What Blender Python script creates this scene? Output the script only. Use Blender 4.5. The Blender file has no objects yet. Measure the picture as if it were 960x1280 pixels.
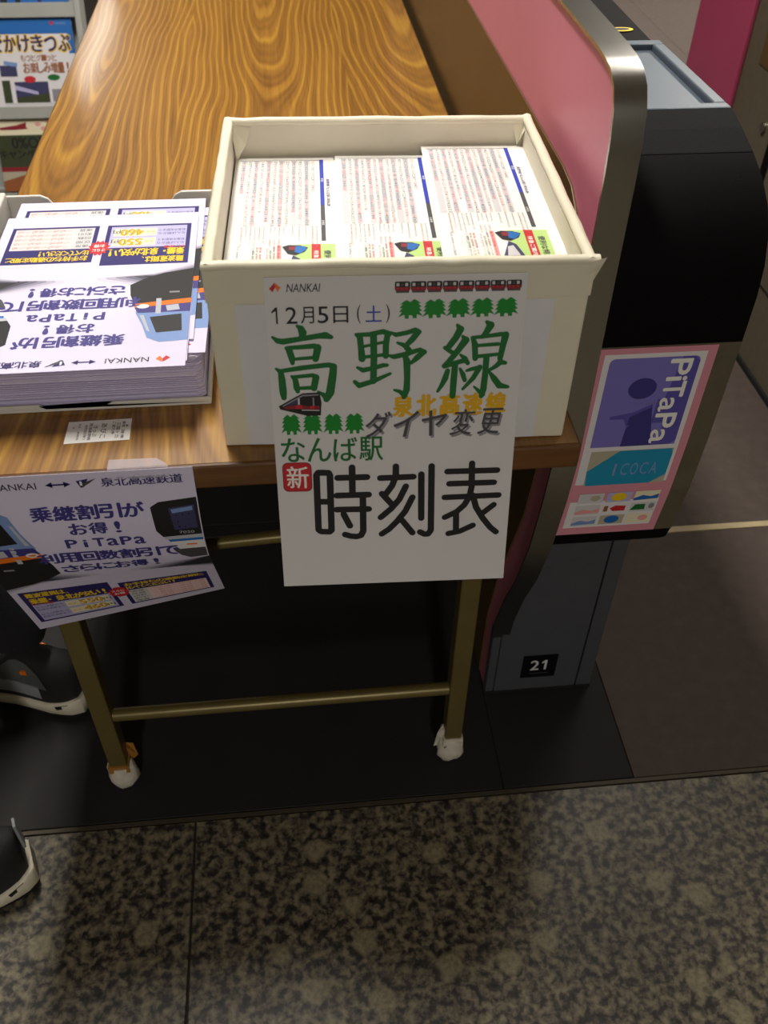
import bpy, bmesh, math, random
from mathutils import Vector, Matrix
random.seed(7)
S = bpy.context.scene
COL = S.collection
R = math.radians

# ------------------------------------------------------------ camera
CP, CY, CR = 0.76352, 0.11669, 0.01992
_f = Vector((math.sin(CY)*math.cos(CP), math.cos(CY)*math.cos(CP), -math.sin(CP)))
_r = Vector((math.cos(CY), -math.sin(CY), 0)); _u = _r.cross(_f)
_rr = _r*math.cos(CR) + _u*math.sin(CR); _uu = -_r*math.sin(CR) + _u*math.cos(CR)
cam = bpy.data.cameras.new('camera'); camo = bpy.data.objects.new('camera', cam); COL.objects.link(camo)
M = Matrix((( _rr.x, _uu.x, -_f.x, 0.35302), (_rr.y, _uu.y, -_f.y, -0.63448), (_rr.z, _uu.z, -_f.z, 1.24059), (0, 0, 0, 1)))
camo.matrix_world = M
cam.sensor_fit = 'VERTICAL'; cam.sensor_height = 36; cam.lens = 1150/1280*36
cam.clip_start = 0.02; cam.clip_end = 60
cam.dof.use_dof = True; cam.dof.focus_distance = 0.98; cam.dof.aperture_fstop = 9.0
S.camera = camo
# ------------------------------------------------------------ world, exposure
W = bpy.data.worlds.new('World'); S.world = W; W.use_nodes = True
bg = W.node_tree.nodes['Background']; bg.inputs[0].default_value = (0.92, 0.92, 0.95, 1); bg.inputs[1].default_value = 0.05
S.view_settings.view_transform = 'Standard'; S.view_settings.look = 'None'
S.view_settings.exposure = 0.25; S.view_settings.gamma = 1.0
try: S.view_settings.use_curve_mapping = False
except Exception: pass
# ------------------------------------------------------------ station luminaires: (x, y, length, watts)
LIGHTS = [(0.1, 1.0, 1.2, 44), (1.6, 1.6, 1.2, 7), (0.3, -3.8, 1.2, 66), (2.7, 3.7, 1.2, 100), (-1.11, 7.7, 2.2, 12)]
CEIL = 2.7
LIGHTCOL = (1.0, 0.955, 0.87)
for (x, y, L, w) in LIGHTS:
    l = bpy.data.lights.new('tube_lamp', 'AREA'); l.shape = 'RECTANGLE'; l.size = 0.24 if y < 5 else .08; l.size_y = L; l.energy = w; l.color = LIGHTCOL
    o = bpy.data.objects.new('tube_lamp', l); COL.objects.link(o); o.location = (x, y, CEIL-0.085)

# ------------------------------------------------------------ materials
def lin(c):
    if isinstance(c, str): c = tuple(int(c[i:i+2], 16)/255 for i in (0, 2, 4))
    return tuple((v/12.92 if v <= .04045 else ((v+.055)/1.055)**2.4) for v in c) + (1,)
MC = {}
def mat(name, c, rough=.6, metal=0, var=.06, vs=30, bump=0, bs=200, coat=0, spec=.5, stretch=(1, 1, 1)):
    if name in MC: return MC[name]
    m = bpy.data.materials.new(name); m.use_nodes = True; MC[name] = m
    nt = m.node_tree; b = nt.nodes['Principled BSDF']; L = nt.links.new
    b.inputs['Roughness'].default_value = rough; b.inputs['Metallic'].default_value = metal
    b.inputs['Coat Weight'].default_value = coat; b.inputs['Specular IOR Level'].default_value = spec
    c = lin(c); b.inputs['Base Color'].default_value = c
    tc = nt.nodes.new('ShaderNodeTexCoord'); mp = nt.nodes.new('ShaderNodeMapping'); L(tc.outputs['Object'], mp.inputs[0]); mp.inputs['Scale'].default_value = stretch
    if var:
        n = nt.nodes.new('ShaderNodeTexNoise'); n.inputs['Scale'].default_value = vs; n.inputs['Detail'].default_value = 4; L(mp.outputs[0], n.inputs['Vector'])
        r = nt.nodes.new('ShaderNodeValToRGB'); L(n.outputs[0], r.inputs[0])
        r.color_ramp.elements[0].position = .3; r.color_ramp.elements[1].position = .7
        r.color_ramp.elements[0].color = tuple(v*(1-var) for v in c[:3])+(1,); r.color_ramp.elements[1].color = tuple(min(1, v*(1+var)) for v in c[:3])+(1,)
        L(r.outputs[0], b.inputs['Base Color'])
    if bump:
        n = nt.nodes.new('ShaderNodeTexNoise'); n.inputs['Scale'].default_value = bs; n.inputs['Detail'].default_value = 3; L(mp.outputs[0], n.inputs['Vector'])
        bp = nt.nodes.new('ShaderNodeBump'); bp.inputs['Strength'].default_value = bump; bp.inputs['Distance'].default_value = .002
        L(n.outputs[0], bp.inputs['Height']); L(bp.outputs[0], b.inputs['Normal'])
    return m
INK = {'white': 'f4f1ec', 'black': '151316', 'green': '0c6a2a', 'leaf': '128a2c', 'red': 'c8202c', 'navy': '251c66', 'blue': '2238b0', 'skyblue': '7a96cc',
       'silver': 'b9bcc8', 'lavender': 'b9b4dc', 'yellow': 'f0c818', 'gold': 'e6b010', 'orange': 'f07818', 'pink': 'eda3a0', 'palepink': 'f3d6d6', 'grey': '8d8a92', 'darkgrey': '48464c',
       'lightgrey': 'd2cfd2', 'palegreen': 'bcdc84', 'teal': '1590b8', 'brown': '9a5a30', 'violet': '5a50a8', 'lilac': '7d74c4', 'sand': 'b8ae98', 'panelpink': 'd98fa0', 'cream': 'eee3c4',
       'wine': '8c1c28', 'pictureblue': '1668b8', 'dusk': '3a3a62', 'olive': '3a4026', 'palegrey': 'e6e2e6', 'shadow1': 'cfc9dc', 'shadow1b': 'b4aec2', 'shadow2': '918ca2', 'shadow2b': '6c687c', 'shadow3': '484656', 'shadow4': '26242e', 'navy2': '3c3480'}
def ink(n, rough=.55): return mat('ink_'+n, INK[n], rough, var=0)

def wood(name, c1, c2, c3, rough=.28, axis='y', coat=.3, cen=(0.12, .42)):
    m = bpy.data.materials.new(name); m.use_nodes = True; nt = m.node_tree; b = nt.nodes['Principled BSDF']; L = nt.links.new; N = nt.nodes.new
    def math_(op, a, bb=None, c=None):
        n = N('ShaderNodeMath'); n.operation = op
        for i, v in enumerate((a, bb, c)):
            if v is None: continue
            if isinstance(v, (int, float)): n.inputs[i].default_value = v
            else: L(v, n.inputs[i])
        return n.outputs[0]
    tc = N('ShaderNodeTexCoord'); sp = N('ShaderNodeSeparateXYZ'); L(tc.outputs['Object'], sp.inputs[0])
    X, Y = sp.outputs[0], sp.outputs[1]
    # slow wander of the trunk centre along the plank
    mp = N('ShaderNodeMapping'); L(tc.outputs['Object'], mp.inputs[0]); mp.inputs['Scale'].default_value = (2.2, .8, 1)
    n1 = N('ShaderNodeTexNoise'); n1.inputs['Scale'].default_value = 1.6; n1.inputs['Detail'].default_value = 2; L(mp.outputs[0], n1.inputs['Vector'])
    mp2 = N('ShaderNodeMapping'); L(tc.outputs['Object'], mp2.inputs[0]); mp2.inputs['Scale'].default_value = (30, 5, 1)
    n2 = N('ShaderNodeTexNoise'); n2.inputs['Scale'].default_value = 1.0; n2.inputs['Detail'].default_value = 3; L(mp2.outputs[0], n2.inputs['Vector'])
    # repeat across the sheet: mirrored leaves of veneer
    xr = math_('PINGPONG', math_('ADD', X, .6 - cen[0]), .135)
    dx = math_('ADD', xr, math_('MULTIPLY', math_('SUBTRACT', n1.outputs[0], .5), .08))
    dy = math_('MULTIPLY', math_('SUBTRACT', math_('ADD', cen[1] + .75, math_('MULTIPLY', X, 1.3)), Y), .075)
    r = math_('SQRT', math_('ADD', math_('MULTIPLY', dx, dx), math_('ADD', math_('MULTIPLY', dy, dy), .00002)))
    r = math_('ADD', r, math_('MULTIPLY', n2.outputs[0], .0012))
    r = math_('ADD', r, math_('MULTIPLY', n1.outputs[0], .045))
    f = math_('POWER', math_('ADD', math_('MULTIPLY', math_('SINE', math_('MULTIPLY', r, 520.0)), .5), .5), 3.6)
    g = math_('SINE', math_('MULTIPLY', r, 1730.0))
    mp3 = N('ShaderNodeMapping'); L(tc.outputs['Object'], mp3.inputs[0]); mp3.inputs['Scale'].default_value = (420, 7, 9)
    n3 = N('ShaderNodeTexNoise'); n3.inputs['Scale'].default_value = 1.0; n3.inputs['Detail'].default_value = 4; L(mp3.outputs[0], n3.inputs['Vector'])
    mp4 = N('ShaderNodeMapping'); L(tc.outputs['Object'], mp4.inputs[0]); mp4.inputs['Scale'].default_value = (38, 2.2, 1)
    n4 = N('ShaderNodeTexNoise'); n4.inputs['Scale'].default_value = 1.0; n4.inputs['Detail'].default_value = 2; L(mp4.outputs[0], n4.inputs['Vector'])
    v = math_('ADD', math_('MULTIPLY', f, .27), math_('MULTIPLY', g, .05))
    v = math_('ADD', v, math_('MULTIPLY', n3.outputs[0], .42))
    v = math_('ADD', v, math_('MULTIPLY', n4.outputs[0], .30))
    cr = N('ShaderNodeValToRGB'); L(v, cr.inputs[0]); e = cr.color_ramp.elements
    e[0].position = .18; e[0].color = lin(c1); e[1].position = .92; e[1].color = lin(c3); k = e.new(.5); k.color = lin(c2)
    L(cr.outputs[0], b.inputs['Base Color']); b.inputs['Roughness'].default_value = rough; b.inputs['Coat Weight'].default_value = coat; b.inputs['Coat Roughness'].default_value = .12
    return m

def granite(name):
    m = bpy.data.materials.new(name); m.use_nodes = True; nt = m.node_tree; b = nt.nodes['Principled BSDF']; L = nt.links.new; N = nt.nodes.new
    tc = N('ShaderNodeTexCoord')
    dn = N('ShaderNodeTexNoise'); dn.inputs['Scale'].default_value = 60; dn.inputs['Detail'].default_value = 2; L(tc.outputs['Object'], dn.inputs['Vector'])
    mx = N('ShaderNodeMixRGB'); mx.blend_type = 'LINEAR_LIGHT'; mx.inputs[0].default_value = .004; L(tc.outputs['Object'], mx.inputs[1]); L(dn.outputs['Color'], mx.inputs[2])
    n1 = N('ShaderNodeTexNoise'); n1.inputs['Scale'].default_value = 82; n1.inputs['Detail'].default_value = 4; n1.inputs['Roughness'].default_value = .55; L(mx.outputs[0], n1.inputs['Vector'])
    c1 = N('ShaderNodeValToRGB'); L(n1.outputs[0], c1.inputs[0]); e = c1.color_ramp.elements
    e[0].position = .31; e[0].color = lin('131214'); e[1].position = .66; e[1].color = lin('857c62')
    k = e.new(.43); k.color = lin('35312c'); k = e.new(.50); k.color = lin('5a5244'); 
    # big pale feldspar ovals
    vo = N('ShaderNodeTexVoronoi'); vo.inputs['Scale'].default_value = 17; vo.inputs['Randomness'].default_value = 1; L(mx.outputs[0], vo.inputs['Vector'])
    vs = N('ShaderNodeValToRGB'); L(vo.outputs['Distance'], vs.inputs[0]); e = vs.color_ramp.elements; e[0].position = .24; e[0].color = (1, 1, 1, 1); e[1].position = .33; e[1].color = (0, 0, 0, 1)
    pk = N('ShaderNodeSeparateColor'); L(vo.outputs['Color'], pk.inputs[0])
    gt = N('ShaderNodeMath'); gt.operation = 'GREATER_THAN'; gt.inputs[1].default_value = .50; L(pk.outputs[0], gt.inputs[0])
    mu = N('ShaderNodeMath'); mu.operation = 'MULTIPLY'; L(vs.outputs[0], mu.inputs[0]); L(gt.outputs[0], mu.inputs[1])
    mu2 = N('ShaderNodeMath'); mu2.operation = 'MULTIPLY'; mu2.inputs[1].default_value = .8; L(mu.outputs[0], mu2.inputs[0])
    n4 = N('ShaderNodeTexNoise'); n4.inputs['Scale'].default_value = 150; L(tc.outputs['Object'], n4.inputs['Vector'])
    c4 = N('ShaderNodeValToRGB'); L(n4.outputs[0], c4.inputs[0]); c4.color_ramp.elements[0].position = .35; c4.color_ramp.elements[0].color = lin('736c54'); c4.color_ramp.elements[1].position = .6; c4.color_ramp.elements[1].color = lin('938a6c')
    mi = N('ShaderNodeMixRGB'); L(mu2.outputs[0], mi.inputs[0]); L(c1.outputs[0], mi.inputs[1]); L(c4.outputs[0], mi.inputs[2])
    L(mi.outputs[0], b.inputs['Base Color']); b.inputs['Roughness'].default_value = .45
    return m

M_TABLE = wood('table_laminate', '6a451b', '966928', 'be9434', rough=.38, coat=.22)
M_EDGE = mat('table_edge_band', '6a4420', .4, var=.25, vs=12, stretch=(1, 1, 8))
M_GRANITE = granite('granite')
M_BLACKTILE = mat('black_stone_tile', '1a1717', .75, var=.18, vs=14)
M_BROWNTILE = mat('brown_carpet_tile', '4e433d', .85, var=.12, vs=40, bump=.4, bs=500)
M_STRIPC = mat('pale_joint_strip', 'b5a37e', .5, var=.08)
M_STEEL = mat('brushed_steel', 'b4b1aa', .22, 1, var=.05, vs=60, stretch=(1, 1, 12))
M_CHROME = mat('polished_steel', 'b9b6b0', .26, 1, var=.04, vs=80, stretch=(14, 1, 1))
M_OLIVE = mat('olive_metal', '6e6553', .42, .35, var=.08, vs=50)
M_LEG = mat('bronze_painted_tube', '6f6136', .38, .35, var=.08, vs=20)
M_GATEGREY = mat('gate_grey_metal', '4e5056', .5, .2, var=.06, vs=50)
M_BLACKP = mat('black_plastic', '0c0a0b', .7, var=.1, vs=20, bump=.1, bs=700, spec=.08)
M_PINKP = mat('pink_panel', 'cf7c92', .38, var=.03, vs=10)
M_MAGENTA = mat('magenta_panel', 'a8405f', .35, var=.05, vs=6)
M_BROWNP = mat('brown_panel', '604a2a', .4, .2, var=.06, vs=12)
M_GLASSP = mat('smoky_top_plate', '46525e', .5, .1, var=.05, vs=20, coat=.1)
M_BOX = mat('cream_paper_box', 'e6dfc8', .5, var=.03, vs=25, bump=.25, bs=30)
M_BOXIN = mat('cream_paper_lining', 'ddd6c2', .6, var=.03, vs=25)
M_PATCH = mat('white_paper_sheet', 'e2e0e4', .55, var=.03, vs=25, bump=.3, bs=18)
M_PAPER = mat('white_paper', 'f3f0ea', .55, var=.01, vs=30)
M_LAV = mat('lavender_white_paper', 'ddd6f0', .4, var=.02, vs=20)
M_LAM = mat('laminated_paper', 'e0dee0', .25, var=.015, vs=8, coat=.5)
M_TRAY = mat('tray_white_plastic', 'd8d5cc', .4, var=.03, vs=20)
M_RUBBER = mat('black_rubber', '101012', .7, var=.1)
M_TROUSER = mat('black_cloth', '15151a', .9, var=.2, vs=120, bump=.4, bs=400)
M_SHOEB = mat('black_mesh_fabric', '17171a', .7, var=.2, vs=300, bump=.5, bs=900)
M_SHOEG = mat('grey_synthetic', '8d9094', .5, var=.06, vs=60)
M_SHOEDG = mat('dark_grey_synthetic', '4c5050', .6, var=.1, vs=60)
M_SOLE = mat('white_foam_sole', 'd8d0bb', .55, var=.05, vs=60)
M_CLOTH = mat('white_wrap', 'cfc8b8', .8, var=.12, vs=60, bump=.6, bs=150)
M_TAPEO = mat('brown_packing_tape', '9c6a2c', .35, var=.1)
M_CLEAR = bpy.data.materials.new('clear_tape'); M_CLEAR.use_nodes = True
_b = M_CLEAR.node_tree.nodes['Principled BSDF']; _b.inputs['Base Color'].default_value = (.86, .82, .95, 1); _b.inputs['Alpha'].default_value = .35; _b.inputs['Roughness'].default_value = .08
M_RACK = mat('rack_grey_plastic', 'a9a9a4', .45, var=.03)
M_WALL = mat('wall_paint', 'a9a294', .8, var=.03)
M_CEIL = mat('ceiling_board', 'b9b4a6', .9, var=.03)
M_SKIN = mat('skin', 'c08e70', .5, var=.05)
M_HAIR = mat('black_hair', '120e0c', .6, var=.3, vs=200)
M_EM = bpy.data.materials.new('lamp_diffuser'); M_EM.use_nodes = True
_b = M_EM.node_tree.nodes['Principled BSDF']; _b.inputs['Emission Color'].default_value = LIGHTCOL+(1,); _b.inputs['Emission Strength'].default_value = 6; _b.inputs['Base Color'].default_value = (.9, .9, .9, 1)

# ------------------------------------------------------------ helpers
class MB:
    """collects shapes in world coordinates; build() links them as one object under a parent"""
    def __init__(s): s.v = []; s.f = []; s.m = []; s.mats = []
    def mi(s, m):
        if m not in s.mats: s.mats.append(m)
        return s.mats.index(m)
    def add(s, vs, fs, m):
        o = len(s.v); s.v += [tuple(a) for a in vs]; s.f += [tuple(i+o for i in f) for f in fs]; s.m += [s.mi(m)]*len(fs)
    def box(s, a, b, m):
        (x0, y0, z0), (x1, y1, z1) = a, b
        s.add([(x0,y0,z0),(x1,y0,z0),(x1,y1,z0),(x0,y1,z0),(x0,y0,z1),(x1,y0,z1),(x1,y1,z1),(x0,y1,z1)],
              [(0,3,2,1),(4,5,6,7),(0,1,5,4),(1,2,6,5),(2,3,7,6),(3,0,4,7)], m)
    def prism(s, poly, x0, x1, m, ax='x'):
        """poly in (y,z) extruded along x (ax='x') or (x,y) along z (ax='z')"""
        n = len(poly)
        if ax == 'x': a = [(x0, p[0], p[1]) for p in poly]; b = [(x1, p[0], p[1]) for p in poly]
        else: a = [(p[0], p[1], x0) for p in poly]; b = [(p[0], p[1], x1) for p in poly]
        fs = [tuple(range(n)), tuple(range(2*n-1, n-1, -1))] + [(i, i+n, (i+1) % n+n, (i+1) % n) for i in range(n)]
        s.add(a+b, fs, m)
    def strip(s, prof, x0, x1, th, m):
        """a sheet following an open (y,z) profile, thickness th inward (+y side)"""
        n = len(prof); nr = []
        for i in range(n):
            a = prof[max(0, i-1)]; b = prof[min(n-1, i+1)]; d = Vector((b[0]-a[0], b[1]-a[1])).normalized(); nr.append((-d.y, d.x))
        q = [(p[0]+nn[0]*th, p[1]+nn[1]*th) for p, nn in zip(prof, nr)]
        s.prism(list(prof)+q[::-1], x0, x1, m)
    def tube(s, a, b, r, m, n=12, r2=None):
        a, b = Vector(a), Vector(b); d = (b-a).normalized(); t = d.orthogonal().normalized(); u = d.cross(t); r2 = r if r2 is None else r2
        vs = [a+(t*math.cos(k*2*math.pi/n)+u*math.sin(k*2*math.pi/n))*r for k in range(n)] + [b+(t*math.cos(k*2*math.pi/n)+u*math.sin(k*2*math.pi/n))*r2 for k in range(n)]
        s.add(vs, [tuple(range(n))[::-1], tuple(range(n, 2*n))] + [(k, (k+1) % n, (k+1) % n+n, k+n) for k in range(n)], m)
    def loft(s, rings, m, cap=True):
        n = len(rings[0]); vs = [p for r in rings for p in r]; fs = []
        for i in range(len(rings)-1):
            for k in range(n): fs.append((i*n+k, i*n+(k+1) % n, (i+1)*n+(k+1) % n, (i+1)*n+k))
        if cap: fs += [tuple(range(n))[::-1], tuple((len(rings)-1)*n+k for k in range(n))]
        s.add(vs, fs, m)
    def build(s, name, parent=None, bevel=0, smooth=False, seg=2, xf=None, angle=40):
        me = bpy.data.meshes.new(name); off = Vector((0, 0, 0))
        vs = [Vector(v) for v in s.v]
        if xf is not None: vs = [xf @ v for v in vs]
        if parent is not None: inv = parent.matrix_basis.inverted(); vs = [inv @ v for v in vs]
        if parent is not None and parent.parent is not None: 
            inv = (parent.parent.matrix_basis @ parent.matrix_basis).inverted(); vs = [inv @ parent.matrix_basis @ v for v in vs]
        me.from_pydata([tuple(v) for v in vs], [], s.f)
        for m in s.mats: me.materials.append(m)
        for p, i in zip(me.polygons, s.m): p.material_index = i
        bm = bmesh.new(); bm.from_mesh(me); bmesh.ops.recalc_face_normals(bm, faces=bm.faces) if not getattr(s, 'keep', False) else None; bm.to_mesh(me); bm.free()
        o = bpy.data.objects.new(name, me); COL.objects.link(o)
        if parent is not None: o.parent = parent
        if bevel:
            b = o.modifiers.new('bevel', 'BEVEL'); b.width = bevel; b.segments = seg; b.limit_method = 'ANGLE'; b.angle_limit = R(35)
        if smooth:
            for p in me.polygons: p.use_smooth = True
            try:
                e = o.modifiers.new('wn', 'WEIGHTED_NORMAL') if bevel else None
                me.set_sharp_from_angle(angle=R(angle))
            except Exception: pass
        return o

def thing(name, label, cat, loc=(0, 0, 0), rz=0, group=None):
    o = bpy.data.objects.new(name, None); COL.objects.link(o); o.empty_display_size = .05
    o.matrix_basis = Matrix.Translation(loc) @ Matrix.Rotation(rz, 4, 'Z')
    o['label'] = label; o['category'] = cat
    if group: o['group'] = group
    return o
def tag(o, label=None, cat=None, group=None, kind=None):
    if label: o['label'] = label
    if cat: o['category'] = cat
    if group: o['group'] = group
    if kind: o['kind'] = kind
    return o
def dup(root, mtx, label=None):
    r = root.copy(); COL.objects.link(r); r.matrix_basis = mtx
    if label: r['label'] = label
    for ch in list(root.children):
        c = ch.copy(); COL.objects.link(c); c.parent = r
        for g in ch.children:
            d = g.copy(); COL.objects.link(d); d.parent = c
    return r

# text glyphs as flat meshes
_tc = bpy.data.curves.new('scratch', 'FONT'); _tc.resolution_u = 3; _to = bpy.data.objects.new('scratch', _tc); COL.objects.link(_to)
_cache = {}
def glyphs(s, bold=0, shear=0, res=3):
    k = (s, bold, shear, res)
    if k not in _cache:
        _tc.body = s; _tc.offset = bold; _tc.shear = shear; _tc.resolution_u = res
        m = _to.to_mesh(); vs = [(v.co.x, v.co.y) for v in m.vertices]; fs = [tuple(p.vertices) for p in m.polygons]; _to.to_mesh_clear()
        if not vs: vs = [(0, 0), (1, 0), (0, 1)]
        x0 = min(v[0] for v in vs); x1 = max(v[0] for v in vs); y0 = min(v[1] for v in vs); y1 = max(v[1] for v in vs)
        _cache[k] = ([((v[0]-x0)/max(x1-x0, 1e-6), (v[1]-y0)/max(y1-y0, 1e-6)) for v in vs], fs)
    return _cache[k]

def tess(vs, fs, L):
    bm = bmesh.new(); V = [bm.verts.new((a, c, 0)) for a, c in vs]
    for f in fs:
        try: bm.faces.new([V[i] for i in f])
        except ValueError: pass
    bmesh.ops.triangulate(bm, faces=bm.faces)
    for _ in range(4):
        E = [e for e in bm.edges if e.calc_length() > L]
        if not E: break
        bmesh.ops.subdivide_edges(bm, edges=E, cuts=1); bmesh.ops.triangulate(bm, faces=[f for f in bm.faces if len(f.verts) > 3])
    bm.verts.index_update(); r = ([(v.co.x, v.co.y) for v in bm.verts], [tuple(v.index for v in f.verts) for f in bm.faces]); bm.free(); return r

class Page:
    """flat print laid out in page millimetres (u right, v down); mapped onto a surface by fn(u,v) -> point"""
    def __init__(s): s.parts = {}
    def _a(s, part, vs, fs, col, layer):
        s.parts.setdefault(part, []).append((vs, fs, col, layer))
    def poly(s, part, pts, col, layer=1): s._a(part, list(pts), [tuple(range(len(pts)))], col, layer)
    def rect(s, part, u0, v0, u1, v1, col, layer=1, n=1, mv=1):
        vs = []; fs = []
        for j in range(mv+1):
            for i in range(n+1): vs.append((u0+(u1-u0)*i/n, v0+(v1-v0)*j/mv))
        for j in range(mv):
            for i in range(n): a = j*(n+1)+i; fs.append((a, a+1, a+n+2, a+n+1))
        s._a(part, vs, fs, col, layer)
    def rrect(s, part, u0, v0, u1, v1, r, col, layer=1):
        P = []
        for (cx, cy, a0) in ((u1-r, v0+r, -90), (u1-r, v1-r, 0), (u0+r, v1-r, 90), (u0+r, v0+r, 180)):
            for k in range(6): a = R(a0+k*18); P.append((cx+r*math.cos(a), cy+r*math.sin(a)))
        s.poly(part, P, col, layer)
    def disc(s, part, u, v, ru, rv, col, layer=1, n=20): s.poly(part, [(u+ru*math.cos(2*math.pi*k/n), v+rv*math.sin(2*math.pi*k/n)) for k in range(n)], col, layer)
    def text(s, part, t, u0, v0, u1, v1, col, layer=2, bold=.01, shear=0, rot=0, res=3):
        extra = max(0, bold); vs, fs = glyphs(t, 0, shear, res)
        if extra:
            for (dx, dy) in ((-1, 0), (1, 0), (0, .6), (0, -.6)):
                layer += .04; q = abs(v1-v0) if rot == 0 else abs(u1-u0); d = extra*q*1.1
                s.text(part, t, u0+dx*d, v0+dy*d, u1+dx*d, v1+dy*d, col, layer, 0, shear, rot, res)
            layer += .04
        if rot == 0: P = [(u0+a*(u1-u0), v1-b*(v1-v0)) for a, b in vs]
        elif rot == 90: P = [(u0+b*(u1-u0), v0+a*(v1-v0)) for a, b in vs]      # reads downward, tops to the right
        s._a(part, P, fs, col, layer)
    def line(s, part, t, u0, v0, u1, v1, col, layer=2, bold=.01, gap=.12, **k):
        """spaced characters, each fitted to its own cell so the widths stay even"""
        n = len(t); w = (u1-u0)/n
        for i, ch in enumerate(t):
            if ch == ' ': continue
            a = u0+i*w+w*gap/2; e = a+w*(1-gap)
            if ch in '!i1I': c = (a+e)/2; a, e = c-w*.12, c+w*.12
            if ch in '、。・': a, e = a+w*.1, a+w*.4; s.text(part, ch, a, v0+(v1-v0)*(.7 if ch != '・' else .4), e, v1-(0 if ch != '・' else (v1-v0)*.35), col, layer, bold, **k); continue
            y0 = v0+(v1-v0)*(.12 if ch in 'ャュョッっぁァaii' else 0)
            s.text(part, ch, a, y0, e, v1, col, layer, bold, **k)
    def stroke(s, part, pts, col, layer=2):
        """round-ended pen stroke; pts = (u, v, width)"""
        for (a, b) in zip(pts, pts[1:]):
            d = Vector((b[0]-a[0], b[1]-a[1]))
            if d.length < 1e-6: continue
            d.normalize(); n = Vector((-d.y, d.x)); ang = math.atan2(n.y, n.x); P = []
            for k in range(7): t = ang+math.pi*k/6; P.append((a[0]+math.cos(t)*a[2]/2, a[1]+math.sin(t)*a[2]/2))
            for k in range(7): t = ang+math.pi+math.pi*k/6; P.append((b[0]+math.cos(t)*b[2]/2, b[1]+math.sin(t)*b[2]/2))
            s.poly(part, P, col, layer); layer += .03
    def build(s, fn, parent, lift=.00012, flip=1, rough=.55, labels={}, fine=0):
        out = []
        for part, L in s.parts.items():
            part = part.split('#')[0]; mb = MB(); mb.keep = True
            for (vs, fs, col, layer) in L:
                if fine: vs, fs = tess(vs, fs, fine)
                W = []
                for (u, v) in vs:
                    p = Vector(fn(u/1000, v/1000)); a = Vector(fn(u/1000+.0005, v/1000)); b = Vector(fn(u/1000, v/1000+.0005))
                    n = (b-p).cross(a-p).normalized()*flip; W.append(p+n*lift*(layer+1))
                # make faces look outward
                if fs:
                    f = fs[0]; nn = (W[f[1]]-W[f[0]]).cross(W[f[2]]-W[f[0]])
                mb.add(W, fs, ink(col, rough))
            o = mb.build(part, parent)
            if part in labels: o['label'] = labels[part]
            out.append(o)
        return out

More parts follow.
